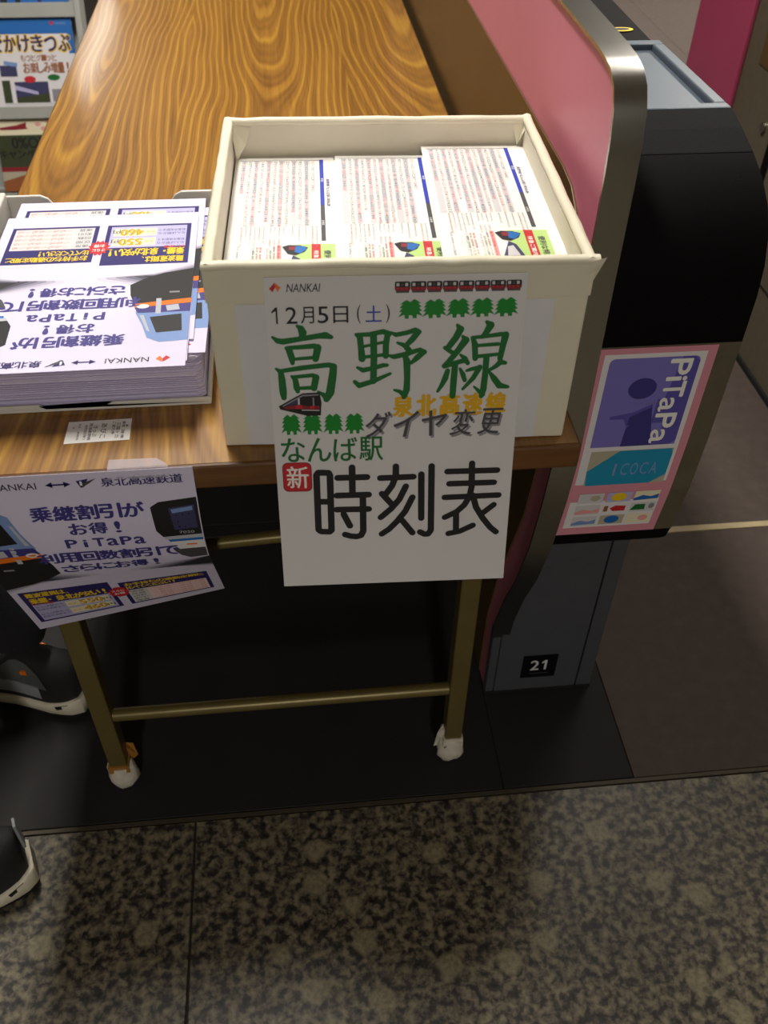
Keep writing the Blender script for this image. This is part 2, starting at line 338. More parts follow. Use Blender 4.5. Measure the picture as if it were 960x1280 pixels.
STROKES = {'ko':[[(24.5,39.6,2.1),(27.6,42.1,5.0),(28.8,45.6,6.0),(27.9,49.2,4.2)],
[(4.1,48.7,1.8),(8.1,52.0,4.2),(12.7,52.8,4.6),(27.2,50.6,3.9),(41.8,48.4,4.2),(47.1,48.1,5.3),(51.8,49.6,3.2)],
[(14.7,58.2,2.5),(17.2,60.4,5.0),(19.1,67.7,5.0),(19.3,71.3,3.5)],
[(16.3,58.2,3.2),(26.9,57.7,3.5),(38.2,56.9,3.9),(40.8,58.8,5.0)],
[(40.5,58.4,5.7),(38.4,68.1,5.0)],
[(19.8,68.1,2.5),(39.8,66.7,2.8)],
[(5.4,76.1,1.8),(9.2,79.1,4.2),(9.8,85.8,5.3),(10.2,97.0,5.7),(10.6,102.3,4.2)],
[(8.6,78.4,3.2),(26.0,75.9,3.9),(49.0,73.5,3.9),(53.0,75.1,5.0)],
[(53.0,75.1,5.3),(52.0,83.3,6.0),(49.5,98.2,6.4),(46.2,104.2,5.0)],
[(39.3,97.2,1.8),(43.3,99.9,3.5),(46.6,102.7,5.7)],
[(18.0,83.0,2.1),(20.9,86.1,4.2),(21.8,93.6,5.0),(22.4,96.6,3.5)],
[(19.0,83.8,2.8),(35.8,82.4,3.2),(38.4,84.4,4.6)],
[(38.1,84.4,5.3),(36.0,94.0,5.0)],
[(23.2,94.0,2.8),(37.4,93.3,3.2)]],
'ya':[[(71.9,47.8,2.3),(75.2,50.2,4.7),(76.1,60.6,4.7),(76.7,68.7,5.5)],
[(72.6,48.2,3.1),(83.0,48.0,3.5),(94.2,45.8,3.9),(98.7,47.9,4.7)],
[(97.9,47.5,4.3),(96.4,57.1,4.7),(96.3,66.7,4.7)],
[(77.6,58.3,2.3),(94.1,55.0,2.3)],
[(77.5,67.5,2.7),(97.1,65.5,2.7)],
[(86.3,48.1,5.1),(86.5,69.0,5.1),(85.9,88.7,5.1)],
[(72.8,76.4,2.3),(77.3,78.9,3.9),(86.4,77.1,3.5),(94.0,74.9,3.5),(97.4,74.9,2.7)],
[(70.3,89.0,3.1),(74.0,92.5,4.3),(86.3,88.7,3.9),(100.1,82.4,2.3)],
[(100.2,46.7,1.9),(104.7,48.8,3.5),(113.0,47.4,3.5),(120.5,45.1,3.9),(123.5,46.8,3.9)],
[(122.8,46.8,4.7),(118.3,52.7,4.7),(113.8,57.4,3.9)],
[(105.8,55.6,1.9),(112.3,58.2,3.9),(115.3,62.3,4.7),(115.3,65.2,3.9)],
[(98.6,66.4,1.9),(103.2,67.7,3.9),(113.1,65.5,3.9),(124.5,62.1,3.5),(128.3,64.2,3.9)],
[(127.6,64.2,4.3),(122.3,69.0,4.7),(117.7,73.4,2.7)],
[(112.3,67.1,3.9),(113.9,72.1,5.5),(114.3,86.2,4.7),(114.0,97.1,5.1),(111.7,103.8,3.9)],
[(103.5,97.2,1.9),(107.8,98.6,3.1),(112.5,102.1,4.7)]],
'sen':[[(154.8,41.7,2.3),(157.6,45.4,5.5),(154.0,52.6,5.1),(148.8,59.8,4.7),(145.7,61.4,2.3)],
[(145.3,60.9,3.1),(148.9,63.5,3.5),(152.0,65.6,3.5)],
[(159.7,51.5,2.3),(162.2,54.8,5.8),(156.6,63.2,4.7),(149.1,73.0,4.3),(145.0,77.0,3.5)],
[(145.4,77.4,3.5),(152.3,75.1,3.9),(160.9,72.8,3.9),(164.8,74.2,2.3)],
[(158.3,67.4,1.9),(162.4,70.8,3.9),(164.9,75.0,3.5)],
[(154.3,75.6,4.7),(153.6,91.5,5.1),(153.2,104.3,4.7)],
[(148.2,81.3,3.9),(146.4,87.9,4.7),(143.4,94.6,3.5),(140.4,99.6,2.3)],
[(158.7,79.9,2.3),(161.3,85.0,3.9),(163.0,90.1,3.5)],
[(179.0,39.7,2.7),(182.3,42.6,5.8),(179.4,48.2,4.7),(175.7,52.6,3.1)],
[(167.9,52.9,3.1),(170.1,58.6,4.7),(171.0,71.0,4.3)],
[(167.9,52.9,2.7),(179.6,51.9,3.1),(192.1,50.5,3.5),(196.1,51.8,3.9)],
[(195.3,51.3,5.5),(193.5,61.6,4.7),(192.0,71.5,4.3)],
[(171.3,59.9,2.7),(189.8,59.0,3.0)],
[(171.7,69.4,3.1),(192.2,67.8,2.7)],
[(180.4,69.6,4.7),(180.3,83.8,4.7),(179.4,99.1,5.1),(178.0,105.1,3.9)],
[(171.2,96.3,1.6),(175.4,100.3,3.1),(178.8,103.4,4.7)],
[(164.3,81.7,2.3),(168.2,80.5,3.1),(175.3,79.0,3.5)],
[(175.3,79.0,4.3),(170.1,88.6,3.9),(161.7,98.2,2.3)],
[(196.6,75.8,3.1),(192.6,74.9,4.7),(188.8,78.6,3.5),(184.1,81.4,2.7)],
[(183.4,83.1,1.9),(187.7,89.1,4.7),(192.9,96.1,5.1),(200.3,97.6,2.7)]],
'ji':[[(34.8,234.3,4.6),(35.0,177.2,4.6),(36.7,174.7,4.6),(45.7,175.1,4.6),(46.9,177.8,4.6),(46.7,235.1,4.6),(45.0,237.0,4.6),(37.0,236.4,4.6),(34.8,234.3,4.6)],
[(34.9,204.5,4.6),(46.7,204.8,4.6)],
[(53.6,180.4,4.6),(79.7,180.3,4.6)],
[(66.6,170.2,4.6),(66.5,197.1,4.6)],
[(52.4,198.6,4.6),(81.1,198.4,4.6)],
[(52.0,213.3,4.6),(81.0,213.6,4.6)],
[(75.8,199.2,4.6),(75.8,237.1,4.6),(73.8,241.8,4.6),(69.7,243.1,4.6),(64.3,242.4,4.6),(59.0,240.4,4.6)],
[(58.2,218.4,4.6),(63.6,231.1,4.6)]],
'koku':[[(105.4,170.3,4.5),(105.4,180.2,4.5),(102.1,189.9,4.5),(96.0,199.2,4.5)],
[(91.5,181.7,4.5),(121.1,181.4,4.5)],
[(93.0,197.9,4.5),(102.0,209.4,4.5)],
[(114.5,191.0,4.5),(108.8,204.3,4.5),(101.4,214.0,4.5),(91.9,223.0,4.5)],
[(120.6,202.6,4.5),(114.3,217.2,4.5),(106.8,227.9,4.5),(99.3,236.3,4.5),(92.8,241.1,4.5)],
[(111.6,227.0,4.5),(121.3,241.0,4.5)],
[(128.2,179.1,4.5),(129.1,225.3,4.5)],
[(137.2,171.2,4.5),(138.3,238.9,4.5),(135.9,242.9,4.5),(132.5,243.0,4.5),(128.3,240.3,4.5)]],
'hyo':[[(173.3,170.0,4.4),(174.1,194.1,4.4),(172.6,204.5,4.4),(168.2,213.1,4.4),(161.5,219.8,4.4),(150.8,225.4,4.4)],
[(151.5,177.4,4.4),(196.4,178.0,4.4)],
[(153.7,190.0,4.4),(194.3,190.4,4.4)],
[(149.9,204.1,4.4),(199.3,203.9,4.4)],
[(175.6,202.9,4.4),(179.2,215.6,4.4),(186.0,227.7,4.4),(193.6,238.2,4.4),(199.4,243.6,4.4)],
[(195.5,213.9,4.4),(185.0,223.1,4.4)],
[(161.1,220.7,4.4),(161.8,241.5,4.4)],
[(154.8,243.3,4.4),(165.3,241.3,4.4),(177.3,235.3,4.4)]]}
H = 0.70; TW = 0.611; TL = 1.8
# ============================================================ SETTING
def struct(mb, name, parent=None, **k):
    o = mb.build(name, parent, **k)
    if parent is None: o['kind'] = 'structure'
    return o
b = MB(); b.box((-3.0, -7.2, -.08), (4.2, 11.0, -.006), mat('floor_bed', '2a2622', .9)); floor = struct(b, 'floor')
gx = [-2.41, -1.12, .168, 1.457, 2.746, 4.03]
k = 0
for i in range(len(gx)-1):
    for (y0, y1) in ((-.765, .036), (-1.57, -.768), (-2.375, -1.573), (-3.18, -2.378), (-3.985, -3.183), (-4.79, -3.988)):
        b = MB(); b.box((gx[i]+.0015, y0, -.03), (gx[i+1]-.0015, y1, 0), M_GRANITE); b.build('granite_slab', floor, bevel=.0012, seg=1)
ty = [.045, .645, 1.245, 1.845, 2.445]
for i, x in enumerate([-1.86, -.62]):
    for j in range(4):
        b = MB(); b.box((x+.001, ty[j]+.001, -.03), (x+1.239, ty[j+1]-.001, -.0005), M_BLACKTILE); b.build('stone_tile', floor, bevel=.001, seg=1)
for j in range(4):
    b = MB(); b.box((.621, ty[j]+.001, -.03), (.819, ty[j+1]-.001, -.0005), M_BLACKTILE); b.build('stone_tile', floor, bevel=.001, seg=1)
by = [.045, .548, 1.165, 1.765, 2.445, 3.2, 4.0, 4.8, 5.8]
bx = [.82, 1.42, 2.02, 2.62]
for j in range(len(by)-1):
    for i in range(len(bx)-1):
        y0 = by[j] + (.016 if j == 1 else .0)
        b = MB(); b.box((bx[i]+.0006, y0+.0006, -.03), (bx[i+1]-.0006, by[j+1]-.0006, -.0008), M_BROWNTILE); b.build('carpet_tile', floor)
b = MB(); b.box((.82, .549, -.03), (2.62, .563, .0006), M_STRIPC); struct(b, 'trim_1')
b = MB(); b.box((-3, .0375, -.03), (4.2, .0435, .0008), mat('dull_brass_strip', '4a4234', .6, .3)); struct(b, 'trim_2')
b = MB(); b.box((-3, 11.0, 0), (4.2, 11.1, CEIL), M_WALL); struct(b, 'wall_back')
b = MB(); b.box((-3.1, -7.2, 0), (-3, 11.1, CEIL), M_WALL); struct(b, 'wall_left')
b = MB(); b.box((4.2, -7.2, 0), (4.3, 11.1, CEIL), M_WALL); struct(b, 'wall_right')
b = MB(); b.box((-3, -7.3, 0), (4.2, -7.2, CEIL), M_WALL); struct(b, 'wall_front')
b = MB(); b.box((-3, -7.2, CEIL), (4.2, 11.0, CEIL+.1), M_CEIL); struct(b, 'ceiling')
for i, (x, y, L, w) in enumerate(LIGHTS):
    pl = ['right above the wooden table', 'above the passage between the two ticket gates', 'behind the viewer over the granite floor', 'above the rear end of the far ticket gate', 'far away at the back left'][i]
    hw = .15 if y < 5 else .06
    t = thing('ceiling_light', 'long white fluorescent ceiling light '+pl, 'light', (x, y, CEIL-.07), 0, None)
    b = MB(); b.box((x-hw, y-L/2-.04, CEIL-.06), (x+hw, y+L/2+.04, CEIL-.001), mat('white_enamel', 'dedbd2', .4)); b.build('housing', t, bevel=.006)
    b = MB(); b.box((x-hw+.03, y-L/2, CEIL-.075), (x+hw-.03, y+L/2, CEIL-.0605), M_EM); b.build('diffuser', t)

# ============================================================ TABLE
tb = thing('table', 'long wood-grain laminate table on bronze square-tube legs, holding box and leaflets', 'table', (0, 0, 0))
b = MB(); b.box((0, 0, H-.028), (TW, TL, H), M_EDGE)
o = b.build('tabletop', tb, bevel=.003)
b = MB(); b.box((.003, .003, H-.0005), (TW-.003, TL-.003, H+.0004), M_TABLE); b.build('laminate_surface', tb)
LX = (.0634, .5485); LY = (.111, TL-.111)
wraps = []
for iy, y in enumerate(LY):
    for ix, x in enumerate(LX):
        b = MB(); h = .0125; b.box((x-h, y-h, .035), (x+h, y+h, H-.05), M_LEG); b.build('leg', tb, bevel=.002)
        b = MB(); b.box((x-.03, y-.03, H-.05), (x+.03, y+.03, H-.0285), M_LEG); b.build('mounting_plate', tb, bevel=.002)
        # wrapped foot: crumpled cloth round a levelling foot
        rr = random.Random(3+ix+iy*5); rings = []
        for j, (z, r) in enumerate(((.0, .009), (.004, .0145), (.016, .0185), (.03, .0185), (.043, .0175), (.055, .0165))):
            ring = []
            for q in range(14):
                a = q*2*math.pi/14; rad = r*(1+.10*math.sin(a*3+j*.7+ix*2)+rr.uniform(-.09, .09)); ring.append((x+rad*math.cos(a)*1.08, y+rad*math.sin(a), z))
            rings.append(ring)
        b = MB(); b.loft(rings, M_CLOTH); o = b.build('foot_wrap', tb, smooth=True, angle=80); tag(o, 'crumpled white wrapping taped round the foot')
        b = MB(); b.box((x-.0145, y-.0145, .046), (x+.0145, y+.0145, .062), M_TAPEO if ix == 0 else M_CLOTH)
        if ix == 0: b.add([(x+.012, y+.008, .04), (x+.024, y+.012, .05), (x+.021, y+.014, .078), (x+.012, y+.012, .084), (x+.012, y+.006, .08)], [(0, 1, 2, 3, 4)], M_TAPEO)
        else: b.add([(x-.012, y-.006, .04), (x-.026, y-.002, .03), (x-.022, y, .06), (x-.0135, y+.004, .078), (x-.0125, y-.004, .075)], [(0, 1, 2, 3, 4)], M_CLOTH)
        o = b.build('tape_band', tb)
    b = MB(); b.tube((LX[0]+.012, y, .171), (LX[1]-.012, y, .173), .0095, M_LEG, 16); b.build('stretcher', tb, smooth=True)
    b = MB(); b.tube((LX[0]+.012, y, .478), (LX[1]-.012, y, .508), .0075, M_LEG, 16); b.build('brace', tb, smooth=True)
for x in LX:
    b = MB(); b.box((x-.012, LY[0]+.03, H-.05), (x+.012, LY[1]-.03, H-.0285), M_LEG); b.build('side_rail', tb, bevel=.002)

# ============================================================ BOX
BX, BY, BA, BW, BD, BH = .2838, .0251, -.0394, .3113, .299, .181
bxm = Matrix.Translation((BX, BY, H)) @ Matrix.Rotation(BA, 4, 'Z')
box = thing('paper_box', 'open cream paper-covered box full of timetable leaflets, on the wooden table', 'box', (BX, BY, H+.0005), BA)
def bl(x, y, z): return tuple(bxm @ Vector((x, y, z+.0006)))
def bbox(mb, a, c, m):
    i = len(mb.v); mb.box(a, c, m)
    for k in range(i, len(mb.v)): mb.v[k] = bl(*mb.v[k])
T = .0055
b = MB(); bbox(b, (0, 0, 0), (BW, T, BH), M_BOX); b.build('front_wall', box, bevel=.0018)
b = MB(); bbox(b, (0, BD-T, 0), (BW, BD, BH), M_BOX); b.build('back_wall', box, bevel=.0018)
for x in (0, BW-T):
    b = MB(); bbox(b, (x, T, 0), (x+T, BD-T, BH), M_BOX); b.build('side_wall', box, bevel=.0018)
b = MB(); bbox(b, (T, T, 0), (BW-T, BD-T, .004), M_BOX); b.build('base', box)
# rolled rim, slightly uneven, and the folded-over lining band inside it
def rim(ax, fixed, a0, a1, seed):
    rr = random.Random(seed); rings = []; N = 16
    for i in range(N+1):
        t = a0+(a1-a0)*i/N; dz = rr.uniform(-.0006, .0006); w = .0056+rr.uniform(-.0003, .0005); ring = []
        for q in range(8):
            an = q*2*math.pi/8; c, s_ = math.cos(an)*w*.9, math.sin(an)*.0042
            ring.append(bl(t, fixed+c, BH-.0015+s_+dz) if ax == 'x' else bl(fixed+c, t, BH-.0015+s_+dz))
        rings.append(ring)
    b = MB(); b.loft(rings, M_BOX); return b.build('rim', box, smooth=True, angle=80)
rim('x', T*.55, -.001, BW+.004, 1); rim('x', BD-T*.55, .0, BW, 2); rim('y', T*.55, 0, BD, 3); rim('y', BW-T*.55, 0, BD, 4)
for (a, c) in (((T, BD-T-.0015, BH-.052), (BW-T, BD-T, BH-.004)), ((T, T, BH-.05), (T+.0015, BD-T, BH-.004)), ((BW-T-.0015, T, BH-.05), (BW-T, BD-T, BH-.004))):
    b = MB(); bbox(b, a, c, M_BOXIN); b.build('lining', box)
b = MB(); b.add([bl(T, BD-T-.0016, BH-.003), bl(T+.02, BD-T-.002, BH-.006), bl(T+.014, BD-T-.006, BH-.022), bl(T+.004, BD-T-.012, BH-.036), bl(T+.0015, BD-T-.02, BH-.006)], [(0, 1, 2), (0, 2, 3), (0, 3, 4)], M_BOX); b.build('corner_fold', box)
b = MB(); b.add([bl(BW-T, BD-T-.0016, BH-.003), bl(BW-T-.012, BD-T-.002, BH-.006), bl(BW-T-.007, BD-T-.006, BH-.025), bl(BW-T-.0015, BD-T-.014, BH-.006)], [(0, 1, 2), (0, 2, 3)], M_BOX); b.build('corner_fold', box)
b = MB(); b.add([bl(BW-.004, -.002, BH-.001), bl(BW+.008, -.003, BH+.003), bl(BW+.006, .004, BH-.006), bl(BW+.001, .002, BH-.022), bl(BW-.004, -.0015, BH-.012)], [(0, 1, 2, 3, 4)], M_BOX); b.build('corner_fold', box)
# wrapping band under the rim, paper panel and edge tape on the front
b = MB(); bbox(b, (-.0008, -.0012, BH-.032), (BW+.0008, 0, BH-.003), M_BOX); b.build('rim_band', box, bevel=.0004)
rr = random.Random(5); g = []
N, K = 16, 8
for j in range(K+1):
    for i in range(N+1): g.append(bl(.022+(BW-.050)*i/N, -.0009-.0012*max(0, math.sin(i*.9+j*.5))*rr.random(), .002+(BH-.036)*j/K))
b = MB(); b.add(g, [(j*(N+1)+i, j*(N+1)+i+1, (j+1)*(N+1)+i+1, (j+1)*(N+1)+i) for j in range(K) for i in range(N)], M_PATCH); o = b.build('front_sheet', box, smooth=True, angle=80)
tag(o, 'whiter sheet pasted on the front of the box')

# ============================================================ TIMETABLE LEAFLETS in the box
LW, LL = .1, .262
def leaflet_root():
    t = thing('timetable_leaflet', '', 'leaflet', (0, 0, 0), 0, 'timetable leaflets on top of the piles in the box')
    b = MB(); b.box((0, 0, 0), (LW, LL, .0004), M_PAPER); b.build('sheet', t)
    p = Page(); W_, L_ = LW*1000, LL*1000
    # u across, v from far end towards the viewer; print runs sideways
    for i in range(12):
        u = 6+i*6.3
        if i % 2 == 0: p.rect('timetable', u, 8, u+6.3, 150, 'lightgrey', 1)
    rr = random.Random(11)
    for i in range(12):
        u = 6+i*6.3; n = int(24+rr.random()*14) if i not in (0, 11) else 16
        for j in range(n):
            col = 'red' if rr.random() < .3 else ('navy' if rr.random() < .25 else 'darkgrey')
            v = 10+j*4.6
            if v > 148: break
            p.text('timetable', str(rr.randint(10, 59)), u+1.2, v, u+4.6, v+3.2, col if rr.random() < .8 else 'pink', 2, .0, rot=90, res=1)
    p.rect('timetable', 4.5, 6.6, 88, 7.2, 'darkgrey', 1)
    p.rect('header_bar', 85, 6, 89, 110, 'blue', 1); p.rect('header_bar', 85, 110, 89, 180, 'darkgrey', 1)
    p.text('header_bar', '平日', 85.8, 50, 88.2, 58, 'white', 2, .02, rot=90); p.text('header_bar', '土休日', 85.8, 140, 88.2, 150, 'white', 2, .02, rot=90)
    p.text('header_bar', '高野線 なんば駅 時刻表', 91, 52, 94.5, 112, 'navy', 2, .01, rot=90)
    for i, (u, a, c) in enumerate(((12, 152, 190), (16, 152, 180), (20, 152, 186), (24, 152, 202), (28, 152, 176), (32, 152, 184), (38, 152, 168), (42, 152, 166), (38, 176, 190), (42, 176, 196), (46, 152, 170), (50, 152, 168), (46, 176, 192), (58, 152, 172), (64, 152, 180), (70, 152, 178), (76, 152, 186), (80, 152, 190))):
        p.text('notes', '無印:各停 準:準急 急:急行 区:区急', u, a, u+2, c, 'grey' if i % 4 else 'brown', 2, 0, rot=90, res=1)
    p.rect('picture_band', 62, 186, 97, 256, 'palegreen', 1)
    p.rect('picture_band', 76, 186, 84, 256, 'red', 2); p.text('picture_band', '特急ご案内', 77.8, 198, 82.2, 232, 'white', 3, .02, rot=90)
    p.text('picture_band', '便利な特急', 87, 198, 93, 238, 'darkgrey', 3, .02, rot=90)
    p.poly('picture_band', [(50, 190), (56, 187), (66, 188), (73, 192), (70, 200), (62, 206), (55, 203)], 'black', 2)
    p.poly('picture_band', [(62, 189), (70, 190), (72, 195), (66, 203), (61, 200)], 'pictureblue', 3); p.poly('picture_band', [(56, 190), (62, 190), (61, 197), (56, 196)], 'wine', 3)
    p.poly('picture_band', [(52, 234), (60, 206), (66, 212), (72, 238), (66, 250), (54, 250)], 'dusk', 2); p.poly('picture_band', [(58, 216), (63, 214), (67, 232), (56, 232)], 'lightgrey', 3)
    for i, (u, col, a, c) in enumerate(((10, 'grey', 188, 230), (18, 'lightgrey', 200, 216), (22, 'lightgrey', 192, 226), (24, 'green', 196, 240), (27, 'brown', 190, 240), (30, 'red', 190, 246), (36, 'pink', 192, 240), (39, 'green', 196, 232), (42, 'brown', 190, 240), (46, 'red', 188, 244))):
        p.text('notes', '南海 高野線 のりば案内', u, a, u+2.2, c, col, 2, 0, rot=90, res=1)
    p.rect('notes', 45.5, 187, 49.5, 248, 'pink', 1)
    p.build(lambda u, v: (u, LL-v, .0004), t)
    return t
def pile(x0, y0, x1, y1, z0, n, dz, name, label, group, jit=.0012, m=M_PAPER, xf=bxm):
    b = MB(); rr = random.Random(int(x0*1e4)+n)
    for i in range(n):
        jx, jy = rr.uniform(-jit, jit), rr.uniform(-jit, jit); z = z0+i*dz; r = .004
        P = [(x0+jx+r, y0+jy), (x1+jx-r, y0+jy), (x1+jx, y0+jy+r), (x1+jx, y1+jy-r), (x1+jx-r, y1+jy), (x0+jx+r, y1+jy), (x0+jx, y1+jy-r), (x0+jx, y0+jy+r)]
        b.prism(P, z, z+dz*.72, m, ax='z')
    if xf: b.v = [tuple(xf @ Vector(v)) for v in b.v]
    o = b.build(name); tag(o, label, 'leaflets', group, 'stuff'); return o
lf = leaflet_root()
# (box-local x, y, top z, rotation, label)
spots = [(.0085, .0235, .1455, .0, 'leftmost top timetable leaflet in the cream box'),
         (.1065, .0225, .1475, -.012, 'middle top timetable leaflet in the cream box, its right edge partly covered'),
         (.196, .0245, .1555, -.01, 'right-hand timetable leaflet in the cream box, lying highest and overlapping its neighbour')]
for i, (x, y, z, a, lab) in enumerate(spots):
    px_ = x+.002 if i < 2 else .2035
    pile(px_, y+.001, min(x+LW-.003, .3035) if i == 2 else x+LW-.0045, y+LL-.001, .0055, 72, (z-.006)/72, 'leaflet_pile', ['thick pile of white timetable leaflets against the left wall of the cream box', 'thick pile of white timetable leaflets in the middle of the cream box', 'thick pile of white timetable leaflets at the right side of the cream box'][i], 'leaflet piles in the box', .0003 if i < 2 else .0008)
    mm = bxm @ Matrix.Translation((x, y, z+.0009)) @ Matrix.Rotation(a, 4, 'Z')
    if i == 0: lf.matrix_basis = mm; lf['label'] = lab
    else: dup(lf, mm, lab)
b = MB(); b.box((0, 0, 0), (LW, LL, .0004), M_PAPER); b.v = [tuple(bxm @ Matrix.Translation((.203, .0262, .1558)) @ Matrix.Rotation(-.03, 4, 'Z') @ Vector(v)) for v in b.v]
tag(b.build('blank_leaflet'), 'white leaflet peeping out behind and right of the right-hand timetable leaflet', 'leaflet')

# ============================================================ TIMETABLE SIGN hanging on the box front
sg = thing('timetable_sign', 'white laminated sign with green and black timetable lettering hanging from the cream box', 'sign', (BX, BY, H+.1), BA)
SX, STZ, SBY = .047, .0082, .0648; SDZ = math.sqrt(.297**2-SBY**2)
def sgp(u, v):
    k = v/.297; bow = .004*math.sin(math.pi*k)*math.sin(math.pi*min(1, max(0, u/.21)))
    return bl(SX+u, -.0045-SBY*k-bow*.3, BH-STZ-SDZ*k)
NU, NV = 6, 12
def sheet(fn, wu, wv, name, parent, m, th=.0003, nu=NU, nv=NV, flip=1):
    b = MB(); P = []; Q = []
    for j in range(nv+1):
        for i in range(nu+1):
            u, v = wu*i/nu, wv*j/nv; p = Vector(fn(u, v)); n = (Vector(fn(u, v+.0005))-p).cross(Vector(fn(u+.0005, v))-p).normalized()*flip
            P.append(p); Q.append(p-n*th)
    c = len(P); fs = []
    for j in range(nv):
        for i in range(nu):
            a = j*(nu+1)+i; fs += [(a, a+1, a+nu+2, a+nu+1), (a+c, a+nu+1+c, a+nu+2+c, a+1+c)]
    for i in range(nu): fs += [(i, i+c, i+1+c, i+1), (nv*(nu+1)+i, nv*(nu+1)+i+1, nv*(nu+1)+i+1+c, nv*(nu+1)+i+c)]
    for j in range(nv): a = j*(nu+1); fs += [(a, a+nu+1, a+nu+1+c, a+c), (a+nu, a+nu+c, a+nu+nu+1+c, a+nu+nu+1)]
    b.add(P+Q, fs, m); return b.build(name, parent, smooth=True, angle=40)
sheet(sgp, .21, .297, 'laminated_sheet', sg, M_LAM, .0006)
def logo(p, part, u, v, w, h, fl=1):
    p.poly(part, [(u, v+h*.62), (u+w*.48, v), (u+w*.56, v+h*.45), (u+w*.3, v+h*.95)], 'red', 2)
    p.poly(part, [(u+w*.52, v), (u+w, v+h*.5), (u+w*.72, v+h*.95), (u+w*.56, v+h*.5)], 'orange', 2.1)
p = Page()
logo(p, 'emblem', 4, 4, 9, 8)
p.text('maker_name', 'NANKAI', 17.5, 5.2, 44.5, 11.8, 'black', 2, .006, shear=.2)
# row of little train carriages
for i in range(8):
    u = 103.5+i*12.8
    p.rrect('train_row_picture', u, 5+i*.05, u+12.4, 12.2, 1.4, 'black', 1); p.rect('train_row_picture', u+.5, 9.6, u+11.8, 12.6, 'wine', 1.2)
    for q in range(3): p.rect('train_row_picture', u+1.3+q*3.5, 6.3, u+3.6+q*3.5, 8.8, 'darkgrey' if q % 2 else 'lightgrey', 1.4); p.rect('train_row_picture', u+1.3+q*3.5, 10, u+3.2+q*3.5, 11.2, 'red', 1.5)
    p.rect('train_row_picture', u+1, 12.6, u+11.5, 14.2, 'darkgrey', 1)
p.poly('date', [(8, 24), (9.4, 24), (9.4, 37.8), (8, 37.8), (8, 27), (4.6, 29), (4.6, 27.6)], 'black', 2)
for (t, a, c) in (('2', 16, 25), ('月', 28, 38.5), ('5', 41.5, 50), ('日', 54, 66)): p.text('date', t, a, 24, c, 37.8, 'black', 2, .006)
p.text('date', '(', 73, 23.3, 76, 38.5, 'black', 2, 0); p.text('date', ')', 96.5, 23.3, 99.6, 38.5, 'black', 2, 0)
p.text('date', '土', 80, 24, 93, 37.4, 'blue', 2, .005)
def tree(u, v, w, h, layer=1, k_=0):
    L = []; 
    for (a, c) in ((.5, 0), (.62, .05), (.95, .22), (.75, .22), (1.0, .42), (.8, .42), (1.02, .62), (.82, .64), (1.08, .9), (.72, .8), (.66, .82), (.66, 1), (.38, 1), (.38, .82), (.3, .8), (-.06, .92), (.2, .64), (0, .64), (.22, .42), (.02, .44), (.25, .22), (.06, .24), (.38, .05)):
        L.append((u+a*w, v+c*h))
    p.poly('tree_picture#%d' % k_, L, 'leaf', layer)
for i in range(5): tree(107+i*19.5, 20, 12, 15.5, 1+i*.01, i); tree(113.5+i*19.5, 19.4, 12, 15.8, 1.2+i*.01, i)
for i in range(4): tree(7.2+i*18, 118, 10.5, 19, 1+i*.01, i+5); tree(12.8+i*18, 117.6, 10.5, 19.4, 1.2+i*.01, i+5)
for k_ in ('ko', 'ya', 'sen'):
    for q, st in enumerate(STROKES[k_]): p.stroke('line_name_lettering', [(a, c, w*1.12) for a, c, w in st], 'green', 2+q*.05)
for k_ in ('ji', 'koku', 'hyo'):
    for q, st in enumerate(STROKES[k_]): p.stroke('timetable_lettering', [(a, c, w*1.32) for a, c, w in st], 'black', 2+q*.05)
# small red train picture
p.poly('train_picture', [(5.8, 110), (26, 98.5), (40.5, 98), (42, 107), (41, 119), (30, 119.5), (7, 113)], 'black', 3)
p.poly('train_picture', [(9, 109.6), (26, 99.8), (39.6, 99.4), (39.8, 100.6), (26.4, 101.2), (9.6, 110.6)], 'grey', 3.6)
p.poly('train_picture', [(13, 109.5), (21.5, 104), (21.5, 108.6)], 'dusk', 3.3); p.poly('train_picture', [(22, 103.4), (23.6, 102.4), (23.6, 108.8), (22, 108.9)], 'lightgrey', 3.5)
p.poly('train_picture', [(9.5, 111.5), (14, 109.8), (24, 109), (31, 110.5), (40, 110), (40.5, 113.4), (28, 113), (12, 112.8)], 'wine', 3.4)
p.poly('train_picture', [(20, 109.2), (25, 109), (26, 112.6), (20, 112.4)], 'red', 3.7); p.poly('train_picture', [(32, 110.2), (36, 110), (36, 113.2), (32, 113)], 'red', 3.7)
p.poly('train_picture', [(34.5, 102.5), (35.8, 102.5), (35.8, 110), (34.5, 110)], 'grey', 3.6); p.poly('train_picture', [(25, 113.4), (40, 114), (40, 114.8), (25, 114.2)], 'lightgrey', 3.6)
p.line('second_line_name', '泉北高速線', 101, 102.5, 201, 122, 'gold', 1.8, .05, gap=.2, shear=0)
p.line('notice_lettering', 'ダイヤ変更', 79.2, 118.6, 201, 143.2, 'grey', 1.5, .012, gap=.12, shear=.25)
p.line('notice_lettering', 'ダイヤ変更', 77.6, 117, 199.4, 141.2, 'darkgrey', 2.2, .012, gap=.12, shear=.25)
p.line('station_lettering', 'なんば駅', 4.5, 140.5, 95, 163.6, 'green', 2, .012, gap=.1, shear=0)
p.rrect('new_badge', 5.3, 164.2, 31, 193.6, 5, 'wine', 1); p.rrect('new_badge', 6.2, 165, 30.1, 192.6, 4.6, 'red', 1.3); p.text('new_badge', '新', 9, 168, 28, 190, 'white', 2.2, .012)
p.build(sgp, sg, lift=.00010, rough=.4, labels={'new_badge': 'red rounded badge with a white character', 'train_picture': 'small picture of a red and black train front', 'train_row_picture': 'row of small red and black train carriages'})
b = MB()
